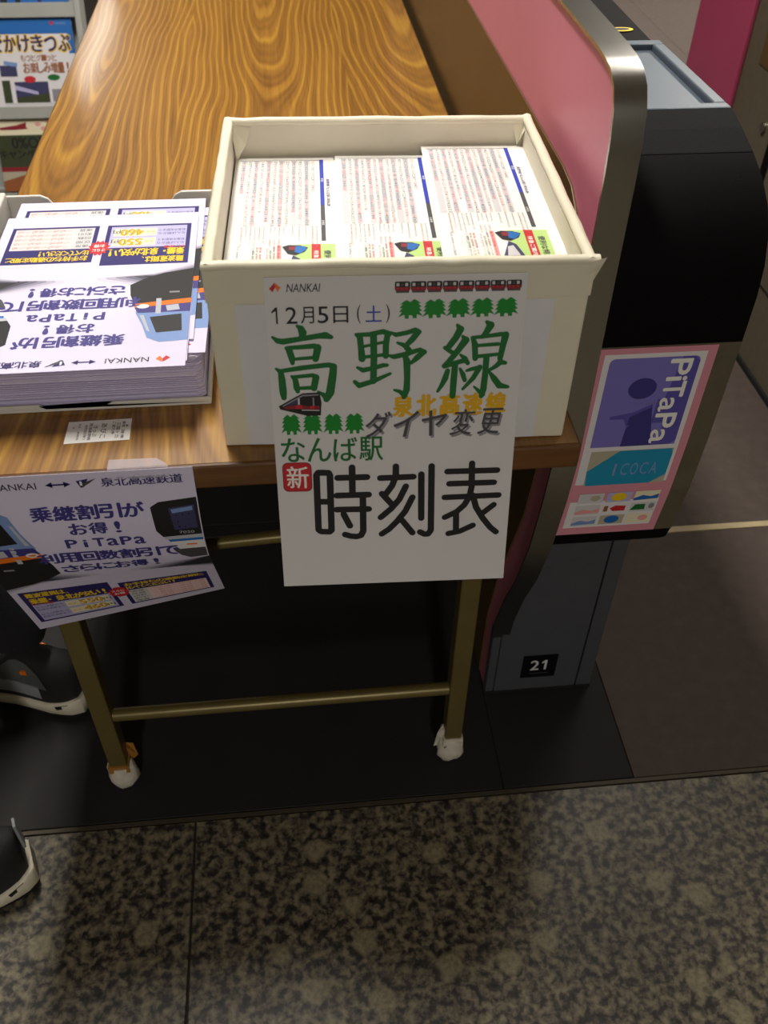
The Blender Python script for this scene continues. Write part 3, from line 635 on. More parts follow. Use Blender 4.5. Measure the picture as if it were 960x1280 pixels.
for x in (.06, .23): bbox(b, (SX+x-.045, -.0062, BH-.012), (SX+x-.02, -.0056, BH+.0015), M_CLEAR)

# ============================================================ FLYERS
def flyer_page():
    p = Page()
    logo(p, 'emblem', 14, 7.5, 13, 10)
    p.text('maker_name', 'NANKAI', 33, 8.5, 72, 16, 'black', 2, .0)
    p.rect('arrow', 83, 11.3, 99, 13.1, 'navy', 2); p.poly('arrow', [(80, 12.2), (86, 8.8), (86, 15.6)], 'navy', 2); p.poly('arrow', [(102, 12.2), (96, 8.8), (96, 15.6)], 'navy', 2)
    p.poly('second_emblem', [(107, 9), (118, 7), (113, 16.5), (110, 17)], 'navy', 2); p.poly('second_emblem', [(112, 12), (125, 6.8), (118, 12.5), (111, 17)], 'darkgrey', 2.2); p.rect('second_emblem', 110, 9.5, 112, 14.5, 'white', 2.4)
    p.line('second_maker_name', '泉北高速鉄道', 128, 7, 200, 17.2, 'navy', 2, .02, gap=.05, shear=0)
    p.line('slogan', '乗継割引が', 58, 38, 161, 56, 'navy2', 2, .04, gap=.08)
    p.line('slogan', 'お得!', 88, 61, 142, 76, 'navy2', 2, .04, gap=.1)
    p.line('slogan', 'PiTaPa', 80, 83, 156, 96, 'navy2', 2, .04, gap=.22)
    p.line('slogan', '利用回数割引で', 49, 104, 184, 122, 'navy2', 2, .04, gap=.06)
    p.line('slogan', 'さらにお得!', 66, 129, 166, 145, 'navy2', 2, .04, gap=.06)
    # left train (own left)
    p.poly('blue_train_picture', [(0, 42), (26, 40), (38, 48), (44, 70), (52, 92), (52, 108), (0, 112)], 'skyblue', 1)
    p.poly('blue_train_picture', [(6, 58), (30, 56), (38, 84), (8, 88)], 'black', 1.3); p.poly('blue_train_picture', [(36, 58), (39, 60), (48, 88), (44, 88)], 'silver', 1.3)
    p.poly('blue_train_picture', [(0, 92), (50, 92), (54, 102), (0, 108)], 'navy2', 1.4); p.poly('blue_train_picture', [(0, 108), (54, 102), (55, 109), (0, 117)], 'orange', 1.5)
    p.poly('blue_train_picture', [(28, 90), (33, 90), (34, 118), (29, 118)], 'silver', 1.6); p.poly('blue_train_picture', [(10, 96), (22, 94), (24, 104), (12, 106)], 'silver', 1.6)
    p.poly('blue_train_picture', [(0, 117), (55, 109), (60, 126), (62, 146), (48, 158), (30, 168), (0, 176)], 'black', 1.2)
    p.rect('blue_train_picture', 12, 128, 22, 131, 'grey', 1.5); p.disc('blue_train_picture', 46, 104, 6, 4, 'palegrey', 1.7)
    # right train (own right)
    p.poly('black_train_picture', [(166, 46), (174, 40), (209, 36), (209, 88), (172, 88), (167, 78)], 'black', 1)
    p.poly('black_train_picture', [(182, 48), (206, 45), (206, 76), (184, 78)], 'dusk', 1.2); p.poly('black_train_picture', [(184, 50), (204, 47), (204, 52), (185, 55)], 'skyblue', 1.3)
    p.poly('black_train_picture', [(172, 88), (209, 86), (209, 92), (174, 93)], 'silver', 1.1); p.poly('black_train_picture', [(176, 93), (209, 92), (209, 96), (177, 97)], 'pictureblue', 1.3)
    p.poly('black_train_picture', [(177, 97), (209, 96), (209, 112), (182, 112)], 'palegrey', 1.1); p.rect('black_train_picture', 192, 102, 202, 104.5, 'orange', 1.4); p.text('black_train_picture', '7020', 188, 80, 202, 84, 'silver', 1.5, 0)
    p.poly('black_train_picture', [(178, 112), (209, 111), (209, 132), (192, 134), (184, 126)], 'darkgrey', 1.2)
    # printed ground under the trains
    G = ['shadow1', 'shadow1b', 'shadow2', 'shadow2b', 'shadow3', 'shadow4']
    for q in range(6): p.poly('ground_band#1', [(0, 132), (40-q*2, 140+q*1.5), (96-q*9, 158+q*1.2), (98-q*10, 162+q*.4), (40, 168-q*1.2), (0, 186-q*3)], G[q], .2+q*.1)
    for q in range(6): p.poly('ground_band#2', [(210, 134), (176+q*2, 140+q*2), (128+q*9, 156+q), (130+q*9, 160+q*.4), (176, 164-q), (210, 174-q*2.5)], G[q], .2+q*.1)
    # fare panels
    p.rect('fare_panel', 7, 188, 98, 277, 'navy', 1, 6, 6); p.rect('fare_panel', 11.5, 225, 93.5, 273, 'lavender', 1.4, 6, 4)
    p.line('fare_panel', '難波運賃は、', 12, 192, 60, 204, 'yellow', 2, .03, gap=.05); p.line('fare_panel', '乗継・泉北が安い!', 12, 207, 94, 222, 'yellow', 2, .03, gap=.05)
    p.text('fare_panel', '※ご注意', 12, 221, 34, 227, 'red', 2.2, .02)
    for i, (t, v) in enumerate((('550', 230), ('460', 252))):
        p.rect('fare_panel', 44, v-1, 90, v+16, 'cream', 1.7, 3, 2)
        for q in range(2): p.text('fare_panel', ['なんば駅から', '和泉中央駅まで'][q], 13, v+q*8, 42, v+q*8+5.5, 'navy', 2, .0)
        p.text('fare_panel', '大人', 45, v+5, 56, v+11, 'gold', 2, .01); p.text('fare_panel', t, 58, v, 82, v+14, 'gold', 2.1, .03); p.text('fare_panel', t, 58.6, v+.6, 82.6, v+14.6, 'darkgrey', 1.9, .03); p.text('fare_panel', '円', 83.5, v+6, 91, v+14, 'darkgrey', 2, .02)
    p.rect('discount_panel', 107, 196, 200, 277, 'navy', 1, 6, 6); p.rect('discount_panel', 111.5, 226, 196, 273, 'palepink', 1.4, 6, 4); p.rect('discount_panel', 111.5, 226, 132, 273, 'lightgrey', 1.6, 2, 4)
    p.line('discount_panel', 'お手持ちの通勤定期と', 112, 200, 196, 210, 'yellow', 2, .03, gap=.05); p.line('discount_panel', '比べてください!', 112, 212, 166, 222, 'yellow', 2, .03, gap=.05)
    rr = random.Random(2)
    for r_ in range(5):
        for c_ in range(8): p.text('discount_panel', '%d円' % rr.randint(120, 980), 135+c_*7.5, 229+r_*9, 141+c_*7.5, 235+r_*9, 'red' if c_ % 3 else 'pink', 2, 0, res=1)
        p.text('discount_panel', ['通常', '区間', '回数', '割引', '運賃'][r_], 114, 229+r_*9, 128, 235+r_*9, 'darkgrey', 2, 0, res=1)
    P = []
    for q in range(24): a = q*math.pi/12; rr_ = 1 if q % 2 else .75; P.append((102.5+12*rr_*math.cos(a), 226+17*rr_*math.sin(a)))
    p.poly('starburst', P, 'red', 2.6); p.text('starburst', 'さらに', 96, 218, 109, 224, 'white', 3, .02); p.text('starburst', 'お得', 97, 227, 108, 234, 'white', 3, .02)
    return p
FG = 'lavender flyers lying face up in the white tray'
FX, FY, FZ = .2525, .0695, .7600
fa = thing('flyer', 'uppermost lavender-white flyer in the tray, upside down and overhanging its front edge', 'flyer', (FX, FY, FZ), 0, FG)
ff = lambda u, v: (FX-u, FY+v, FZ+.0004)
b = MB(); b.box((FX-.21, FY, FZ), (FX, FY+.297, FZ+.0004), M_LAV); b.build('sheet', fa)
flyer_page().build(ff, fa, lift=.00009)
dup(fa, Matrix.Translation((FX+.005, FY+.046, FZ-.0021)) @ Matrix.Rotation(-.004, 4, 'Z'), 'second flyer in the tray, its printed far edge showing behind the uppermost one')
dup(fa, Matrix.Translation((FX+.0165, FY+.026, FZ-.0042)) @ Matrix.Rotation(-.020, 4, 'Z'), 'third flyer in the tray, turned slightly so a strip shows right of the uppermost one')
b = MB(); b.box((0, 0, 0), (.21, .297, .0004), M_LAV); b.v = [tuple(Matrix.Translation((.0435, .0775, FZ-.0011)) @ Matrix.Rotation(.006, 4, 'Z') @ Vector(v)) for v in b.v]
tag(b.build('blank_flyer'), 'flyer just beneath the uppermost one, its white front edge and corner showing', 'flyer')
pile(.052, .0955, .262, .395, .7045, 56, .0009, 'flyer_pile', 'thick pile of lavender flyers filling the white tray', None, .0028, M_LAV, None)
# tray
tr = thing('letter_tray', 'low white plastic tray holding the pile of lavender flyers', 'tray', (.15, .25, H))
b = MB(); b.box((.022, .09, H+.0006), (.269, .428, H+.0036), M_TRAY); b.build('base', tr, bevel=.001)
b = MB()
b.prism([(.022, H+.0036), (.022, .752), (.026, .762), (.068, .762), (.076, .758), (.092, .735), (.205, .735), (.222, .758), (.230, .762), (.265, .762), (.269, .752), (.269, H+.0036)], 0, 1, M_TRAY)
b.v = [(v[1], .4245 if v[0] == 0 else .4285, v[2]) for v in b.v]; b.build('back_wall', tr, bevel=.001)
b = MB()
b.prism([(.09, H+.0036), (.09, .708), (.13, .716), (.20, .742), (.30, .764), (.424, .768), (.424, H+.0036)], .022, .031, M_TRAY); b.build('side_wall', tr, bevel=.002)
b = MB(); b.prism([(.09, H+.0036), (.09, .708), (.13, .71), (.30, .718), (.424, .755), (.424, H+.0036)], .2655, .2695, M_TRAY); b.build('side_wall', tr, bevel=.001)
b = MB(); b.prism([(.022, H+.0036), (.022, .709), (.108, .709), (.115, .705), (.17, .705), (.177, .709), (.269, .709), (.269, H+.0036)], 0, 1, M_TRAY)
b.v = [(v[1], .0895 if v[0] == 0 else .0925, v[2]) for v in b.v]; b.build('front_lip', tr, bevel=.0008)

# flyer taped to the table edge, curling back under
hf = thing('hanging_flyer', 'flyer taped to the table front, hanging down and curling back under the table', 'flyer', (.15, -.005, H))
HV0, HV1, KL, KR = .055, .15, 3.7, 5.55
def hfp(u, v):
    """straight drop, then an arc, then a straight tail tilted back under the table; more tilt on the right"""
    k = KL+(KR-KL)*u/.21; y, z = -.0045, .7035; a = min(v, HV0); z -= a; s_ = min(max(0, v-HV0), HV1-HV0); t_ = max(0, v-HV1)
    if s_ > 0: z -= math.sin(k*s_)/k; y += (1-math.cos(k*s_))/k
    z -= math.cos(k*s_)*t_; y += math.sin(k*s_)*t_
    return (.045+u-.002*v/.297*u/.21, y, z)
sheet(hfp, .21, .297, 'sheet', hf, M_LAV, .0003, 8, 28)
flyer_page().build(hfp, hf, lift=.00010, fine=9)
t = thing('clear_tape', 'short strip of shiny clear tape holding the hanging flyer to the tabletop', 'tape', (.21, 0, H))
b = MB(); b.add([(.180, .014, H+.0012), (.222, .013, H+.0012), (.232, .004, H+.0012), (.234, -.0035, H+.0044), (.181, -.0035, H+.0044), (.234, -.0052, H-.006), (.181, -.0052, H-.006)], [(0, 1, 2, 3, 4), (4, 3, 5, 6)], M_CLEAR); b.build('tape_strip', t)
# ticket slip
tk = thing('ticket_slip', 'small white printed ticket lying on the table in front of the tray', 'ticket', (.136, .041, H+.0005), .0)
b = MB(); b.prism([(.1365, .0405), (.1955, .042), (.1950, .0735), (.1370, .0725)], H+.0005, H+.0009, M_PAPER, ax='z'); b.build('slip', tk)
p = Page()
tf = lambda u, v: (.1368+u, .0728-v, H+.0009)
for (t_, u0, v0, u1, v1) in (('▲', 54, 8, 56, 12), ('乗車', 50, 3, 53, 12), ('降車', 50, 16, 53, 29), ('三国ヶ丘', 45, 4, 48.5, 28), ('ご案内券', 41, 3, 44, 22), ('あびこ', 31, 5, 36.5, 27), ('きっぷ', 24, 8, 28, 24), ('南海高野線', 20, 4, 23, 29), ('発売当日限り', 16, 6, 18.5, 28), ('有効', 10, 4, 12, 10), ('0000', 10, 16, 12, 28), ('5', 5, 8, 6.4, 11)):
    p.text('ticket_lettering', t_, u0, v0, u1, v1, 'darkgrey', 2, .01, rot=90, res=2)
p.build(tf, tk, lift=.00006)

# ============================================================ TICKET GATES
PROF = [(.255, .906), (.225, .899), (.192, .890), (.160, .878), (.135, .862), (.118, .842), (.107, .815), (.103, .785), (.103, .735)]
P2 = [(.103, .735), (.1045, .67), (.106, .607), (.111, .53), (.122, .455)]
P3 = [(.122, .455), (.127, .436), (.138, .422), (.155, .413), (.185, .407), (.213, .405)]
def gate(x0, first):
    X = x0-.622
    g = thing('ticket_gate', 'ticket gate beside the table with pink side panel, black hood and pink poster' if first else 'far ticket gate at the right edge with a magenta end panel', 'ticket gate', (x0+.08, .8, 0))
    xa, xb, xc = x0, x0+.0245, x0+.173
    E = 1.77
    # side frame outline (y,z)
    fr = [(.222, .001), (.220, .14), (.212, .19), (.185, .27), (.150, .35), (.122, .44), (.105, .53), (.096, .60), (.097, .70), (.099, .80), (.100, .905), (.102, .940), (.107, .962), (.116, .976), (.130, .984), (.150, .9875), (.180, .989), (.40, .990)]
    fr_all = fr+[(E-.06, .990), (E-.02, .98), (E, .95), (E, .001)]
    b = MB(); b.prism(fr_all, xa+.0012, xb, M_PINKP if first else M_OLIVE); b.build('side_frame', g)
    b = MB(); b.strip(fr+[(E-.06, .990), (E-.02, .98), (E, .95), (E, .4)], xa-.0018, xb+.0015, .0035, M_CHROME)
    for i in range(len(b.v)):
        pass
    o = b.build('frame_trim', g, smooth=True, angle=50); tag(o, 'brushed steel trim along the frame edge')
    inn = [(.262, .001), (.258, .15), (.228, .28), (.190, .38), (.162, .46), (.147, .54), (.139, .62), (.137, .70), (.138, .79), (.143, .825), (.158, .85), (.185, .864), (.22, .868), (E-.1, .868), (E-.1, .001)]
    b = MB(); b.prism(inn, xa-.0012, xa+.0012, M_BROWNP if first else M_OLIVE); b.build('side_panel', g, bevel=.0006)
    if not first:
        b = MB(); b.prism([(1.47, .43), (1.475, .93), (1.49, .945), (1.745, .945), (1.76, .93), (1.76, .45), (1.745, .43)], xa-.014, xa-.0012, M_MAGENTA); b.build('end_panel', g, bevel=.004)
        b = MB(); b.box((xa-.010, .34, .20), (xa-.0012, 1.22, .56), M_OLIVE); b.build('service_door', g, bevel=.003)
        b = MB(); b.box((xa-.004, .34, .57), (xa-.0012, 1.40, .80), M_BROWNP); b.build('upper_door', g, bevel=.002)
        b = MB(); b.tube((xa-.0012, 1.30, .47), (xa-.007, 1.30, .47), .011, M_STEEL, 16); b.build('lock', g)
        b = MB(); b.box((xa-.008, .23, 0), (xa-.0012, 1.76, .012), M_RUBBER); b.build('skirt', g)
        b = MB(); b.box((xa-.003, 1.225, .36), (xa-.0012, 1.262, .50), M_BLACKP); b.build('door_recess', g)
    # body
    body = PROF+P2[1:]+P3[1:]+[(.2165, .30), (.217, .15), (.217, .001)]
    core = [(y+.004, z-.003 if z > .7 else z) for y, z in body]
    b = MB(); b.prism(core+[(E-.03, .001), (E-.03, .87), (.75, .87), (.255, .885)], xb+.0002, xc-.0015, M_GATEGREY if first else M_BROWNP); b.build('body', g)
    PA, PB = PROF[:3]+[(.1905, .8895)], [(.1895, .8892)]+PROF[3:]
    b = MB(); b.prism(PA+[(.193, .87), (.255, .888)], xb+.0016, xc, M_BLACKP); b.build('hood_top', g)
    b = MB(); b.prism(PB+[(.19, .735)], xb+.0016, xc, M_BLACKP); b.build('hood', g, smooth=True, angle=24)
    b = MB(); b.prism([(.103, .735), (.1045, .67), (.106, .607), (.111, .53), (.122, .455), (.30, .455), (.30, .735)], xb+.0016, xc, M_OLIVE); b.build('front_cover', g)
    b = MB(); b.prism(P3+[(.26, .405), (.26, .4545), (.122, .4545)], xb+.0016, xc-.001, M_BLACKP); b.build('lower_trim', g, bevel=.003)
    # pillar front: two plates with a gap
    b = MB(); b.prism([(.212, .4045), (.2145, .30), (.215, .15), (.215, .001), (.24, .001), (.24, .4045)], xa+.0145, xa+.1475, M_GATEGREY); b.build('pillar_plate', g, bevel=.001)
    b = MB(); b.prism([(.212, .4045), (.2145, .30), (.215, .15), (.215, .001), (.24, .001), (.24, .4045)], xa+.1500, xc, M_GATEGREY); b.build('pillar_plate', g, bevel=.001)
    b = MB(); b.box((xa+.001, .216, .001), (xa+.0135, .232, .165), M_GATEGREY); b.build('pillar_plate', g, bevel=.001)
    b = MB(); b.box((xa+.0008, .2135, .0008), (xc+.001, .2148, .006), M_RUBBER); b.build('foot_seal', g)
    # top: recessed smoky plate with raised rim, then raised black reader
    sl = lambda y: .9065-(y-.255)*.02
    zt = sl
    def slab_(ya, yb, xa_, xb_, hi, lo): b.prism([(ya, zt(ya)-lo), (ya, zt(ya)+hi), (yb, zt(yb)+hi), (yb, zt(yb)-lo)], xa_, xb_, M_GLASSP)
    b = MB(); slab_(.2555, .270, xb+.002, xc, .0005, .011); slab_(.462, .478, xb+.002, xc, .0005, .011); slab_(.270, .462, xc-.014, xc, .0005, .011); slab_(.270, .462, xb+.002, xb+.010, .0005, .011)
    b.build('top_rim', g, bevel=.002)
    b = MB(); slab_(.2705, .4615, xb+.0105, xc-.0145, -.006, .010); b.build('top_plate', g)
    b = MB(); b.prism([(.4785, .88), (.4785, .8935), (.82, .8945), (.82, .88)], xb+.002, xc, M_BLACKP); b.build('reader_housing', g)
    b = MB(); b.prism([(.8205, .88), (.8205, .8955), (E-.04, .8955), (E-.03, .89), (E-.03, .88)], xb+.002, xc, M_GATEGREY); b.build('rear_cover', g, bevel=.004)
    if first:
        pg = Page()
        pg.poly('reader_mark', [(32+15*math.cos(a*.262), 22+8*math.sin(a*.262)) for a in range(24)], 'yellow', 1); pg.poly('reader_mark', [(31+11*math.cos(a*.262), 22+4.5*math.sin(a*.262)) for a in range(24)], 'black', 1.5); pg.rect('reader_mark', 18, 21.2, 45, 22.8, 'yellow', 1.2)
        pg.poly('arrow_mark', [(12, -22), (17, -27), (18, -18), (22, -13), (16, -8), (15, -16)], 'white', 1)
        zr = lambda y: .8936+(y-.4785)*.003
        pg.build(lambda u, v: (.738+u, .566-v, zr(.566-v)), g, lift=.0006)
    return g
g1 = gate(.622, True); g2 = gate(1.40, False)
# seam on the hood
def p2y(s_, prof=P2):
    # point on profile at arc length s_
    for a, c in zip(prof, prof[1:]):
        L = math.hypot(c[0]-a[0], c[1]-a[1])
        if s_ <= L or c is prof[-1]: k = s_/L; return (a[0]+(c[0]-a[0])*k, a[1]+(c[1]-a[1])*k)
        s_ -= L
PS = .2815/.270
def gp(u, v):
    y, z = p2y(max(0, v)*PS); return (.650+u, y, z)
p = Page()
p.rect('poster_sheet', 0, 1.5, 122, 269, 'panelpink', 1, 2, 16)
p.rrect('poster_sheet', 6.5, 8, 112.5, 256, 3, 'palegrey', 1.2)
def vr(part, u0, v0, u1, v1, col, l): p.rect(part, u0, v0, u1, v1, col, l, 2, 6)
p.parts['poster_sheet'].pop(); vr('poster_sheet', 6.5, 8, 112.5, 256, 'palegrey', 3.2)
p.rrect('card_picture', 13, 13, 107, 70, 6, 'lilac', 5.0); vr('card_picture', 13, 62, 107, 125, 'lilac', 5.0)
p.poly('card_picture', [(74, 64), (101, 64), (107, 70), (107, 119), (101, 125), (72, 125)], 'violet', 5.4); p.poly('card_picture', [(88, 13), (101, 13), (107, 19), (107, 70), (80, 70)], 'violet', 5.4)
p.disc('card_picture', 54, 50, 15, 13, 'navy2', 5.8)
p.poly('card_picture', [(27, 84), (50, 80), (70, 70), (72, 84), (80, 125), (46, 125), (47, 98), (42, 88), (27, 88)], 'violet', 5.8); p.poly('card_picture', [(48, 86), (70, 74), (80, 125), (46, 125)], 'navy2', 6.0)
for q, (ch, v0, v1) in enumerate((('P', 16, 35), ('i', 37, 42), ('T', 43, 62), ('a', 63, 80), ('P', 83, 102), ('a', 104, 122))):
    uu = (74, 96) if ch in 'PT' else ((74, 95) if ch == 'i' else (74, 89)); p.text('card_lettering', ch, uu[0]+3, v0, uu[1]+3, v1, 'white', 7, .03, rot=90)
vr('second_card', 16, 131, 109, 182, 'sand', 5); p.poly('second_card', [(16, 160), (48, 131.5), (107, 131.5), (109, 140), (109, 170), (92, 182), (18, 182)], 'teal', 5.4)
p.line('second_card', 'ICOCA', 42, 150, 98, 168, 'skyblue', 6, .0, gap=.25)
cols = [('sand', 'lightgrey'), ('yellow', 'lavender'), ('pictureblue', 'cream'), ('pink', 'lightgrey'), ('red', 'palegrey'), ('green', 'lightgrey'), ('skyblue', 'lightgrey'), ('pictureblue', 'sand'), ('pink', 'cream')]
for q in range(9):
    c_, r_ = q % 3, q//3; u0 = 15+c_*33.2; v0 = 195+r_*20.3; vr('card_thumbnails', u0, v0, u0+29.5, v0+16.5, cols[q][1], 5)
    if q in (1, 7): p.disc('card_thumbnails', u0+15, v0+8, 9, 7, cols[q][0], 5.5)
    elif q in (2, 6, 3): p.poly('card_thumbnails', [(u0, v0+12), (u0+10, v0+7), (u0+20, v0+10), (u0+29, v0+6), (u0+29, v0+14), (u0, v0+16)], cols[q][0], 5.5)
    elif q == 4: p.poly('card_thumbnails', [(u0+8, v0+8), (u0+14, v0+3), (u0+27, v0+4), (u0+27, v0+13), (u0+13, v0+13)], 'red', 5.5); p.rect('card_thumbnails', u0+1, v0+3, u0+6, v0+13, 'brown', 5.5)
    elif q == 5: p.poly('card_thumbnails', [(u0, v0+13), (u0+5, v0+3), (u0+17, v0+3), (u0+18, v0+13)], 'green', 5.5); p.disc('card_thumbnails', u0+25, v0+7, 3.5, 5, 'grey', 5.6)
    else: p.disc('card_thumbnails', u0+20, v0+8, 6, 5, cols[q][0], 5.5)
ps = thing('gate_poster', 'pink-bordered poster of travel cards stuck on the nearer ticket gate front', 'poster', (.71, .1, .6))
def gpo(u, v):
    y, z = p2y(max(0, v)*PS); return (.650+u, y-.0004, z)
p.build(gpo, ps, lift=.00012)
# number plate 21
npl = thing('number_plate', 'small black plate with the number 21 low on the nearer gate', 'sign', (.70, .21, .07))
b = MB(); b.prism([(.2122, .039), (.2122, .093), (.2146, .093), (.2146, .039)], .676, .731, M_BLACKP); b.build('plate', npl, bevel=.0006)
p = Page(); p.text('number', '2', 13, 10, 26, 34, 'lightgrey', 2, .02); p.poly('number', [(35, 10), (38.5, 10), (38.5, 34), (35, 34), (35, 16), (30.5, 18.5), (30.5, 15)], 'lightgrey', 2); p.rect('number', 13, 42, 43, 43.2, 'darkgrey', 2)
p.build(lambda u, v: (.676+u, .2121, .093-v), npl, lift=.0001)

# ============================================================ BROCHURE RACK behind the table
TR_ = R(22); RP = Vector((-.31, 2.15, .248)); EZ = Vector((0, math.sin(TR_), math.cos(TR_))); EN = Vector((0, -math.cos(TR_), math.sin(TR_)))
def rk(a, c, n=0): return tuple(RP+Vector((a, 0, 0))+EZ*c+EN*n)
rack = thing('brochure_rack', 'pale grey tiered brochure rack standing beyond the left side of the table', 'rack', (-.45, 2.2, 0))
def rbox(mb, a0, c0, n0, a1, c1, n1, m):
    i = len(mb.v); mb.box((a0, c0, n0), (a1, c1, n1), m)
    for k in range(i, len(mb.v)): mb.v[k] = rk(*mb.v[k])
b = MB(); rbox(b, -.53, -.262, -.05, .128, .56, -.044, M_RACK); b.build('back_panel', rack)
for (a0, a1) in ((.113, .129), (-.53, -.514)):
    b = MB(); rbox(b, a0, -.262, -.044, a1, .56, .032, M_RACK); b.build('side_panel', rack, bevel=.003)
tiers = [(.221, .258), (-.034, -.001), (-.262, -.232), (.475, .508)]
for (c0, c1) in tiers:
    b = MB(); rbox(b, -.513, c0, .012, .112, c1, .016, M_RACK); b.build('pocket_lip', rack, bevel=.002)
    b = MB(); rbox(b, -.513, c0, -.044, .112, c0+.004, .0115, M_RACK); b.build('shelf', rack)
b = MB(); b.box((-.84, 2.10, .002), (-.18, 2.40, .03), M_RACK); b.build('rack_base', rack, bevel=.004)
for x in (-.83, -.2):
    b = MB(); b.box((x, 2.22, .03), (x+.02, 2.25, .3), M_RACK); b.build('post', rack, bevel=.003)
def brochure(a0, c0, w, h, n, label, page, col='palegrey', name='brochure'):
    t = thing(name, label, 'brochure', rk(a0+w/2, c0, n), 0)
    b = MB(); rbox(b, a0, c0, n-.004, a0+w, c0+h, n, MC.get('ink_'+col) or ink(col)); b.build('booklet', t)
    ox = .035 if w > .24 else 0
    if page: page.build(lambda u, v: rk(a0+ox+u, c0+h-v, n), t, lift=.0002)
    return t
p = Page()
p.rect('cover_picture', -35, 0, 212, 40, 'pictureblue', 1); p.rect('cover_picture', 196, 40, 212, 90, 'pictureblue', 1)
p.disc('emblem', 158, 14, 5, 5, 'red', 2); p.text('emblem', 'NANKAI', 166, 11, 196, 18, 'skyblue', 2, 0, shear=.2)
p.line('title_lettering', 'でかけきっぷ', -17, 41, 203, 86, 'yellow', 1.6, .07, gap=.1, shear=0); p.line('title_lettering', 'でかけきっぷ', -17, 43, 203, 84, 'navy', 2.4, .03, gap=.16, shear=0)
p.line('slogan', 'もっとグーッと', 60, 92, 160, 108, 'brown', 2, .02, gap=.1); p.line('slogan', 'お楽しみ増量!', 64, 112, 196, 138, 'brown', 2, .03, gap=.06)
p.rect('cover_picture', 0, 118, 46, 146, 'dusk', 1.4); p.poly('cover_picture', [(14, 106), (50, 112), (48, 122), (12, 116)], 'skyblue', 1.6)
p.rect('cover_picture', -2+2, 156, 22, 214, 'olive', 1.4); p.rect('cover_picture', 34, 160, 126, 214, 'dusk', 1.4); p.poly('cover_picture', [(34, 168), (96, 186), (96, 194), (34, 180)], 'lavender', 1.6); p.poly('cover_picture', [(34, 200), (126, 190), (126, 214), (34, 214)], 'olive', 1.7)
p.disc('cover_picture', 78, 154, 16, 9, 'red', 1.9); p.disc('cover_picture', 144, 150, 17, 8, 'green', 1.9); p.rect('cover_picture', 134, 180, 190, 212, 'grey', 1.2); p.rect('cover_picture', 0, 214, 212, 220, 'lightgrey', 1)
brochure(-.150, -.002, .247, .224, .0075, 'blue-topped brochure with purple and yellow title lettering in the brochure rack', p)
p = Page(); p.rect('cover_picture', 0, 0, 212, 256, 'sand', 1); brochure(-.375, -.002, .212, .224, .006, 'plain sandy brochure left of the blue-topped one in the rack', p, 'sand')
p = Page(); p.rect('cover_picture', 0, 0, 212, 200, 'pictureblue', 1); p.rect('cover_picture', 30, 150, 48, 200, 'black', 1.5); p.rect('cover_picture', 70, 150, 84, 200, 'black', 1.5); p.rect('cover_picture', 130, 150, 140, 200, 'navy', 1.5)
brochure(-.115, .257, .212, .2, .006, 'blue brochure on the tier above the titled one in the rack', p, 'pictureblue')
p = Page(); p.rect('cover_picture', 0, 0, 212, 42, 'cream', 1); p.poly('cover_picture', [(10, 22), (60, 16), (88, 8), (86, 22), (92, 26), (60, 28), (14, 28)], 'wine', 2); p.disc('cover_picture', 120, 14, 8, 6, 'pink', 2); p.disc('cover_picture', 136, 26, 10, 6, 'pink', 2.2); p.disc('cover_picture', 150, 8, 8, 5, 'pink', 2.4)
p.rect('cover_picture', 0, 42, 212, 130, 'olive', 1); p.text('cover_lettering', '0%OFF', 40, 48, 150, 78, 'black', 2, .03); p.line('cover_lettering', 'キャンペーン', 0, 82, 150, 104, 'black', 2, .03)
p.rect('cover_picture', 0, 128, 212, 140, 'wine', 1.5); p.rect('cover_picture', 0, 140, 212, 166, 'sand', 1.5); p.poly('cover_picture', [(0, 166), (60, 150), (140, 160), (212, 148), (212, 194), (0, 194)], 'brown', 1.7)
brochure(-.155, -.228, .212, .194, .006, 'dark green brochure under a cream strip on the low tier of the rack', p, 'olive')

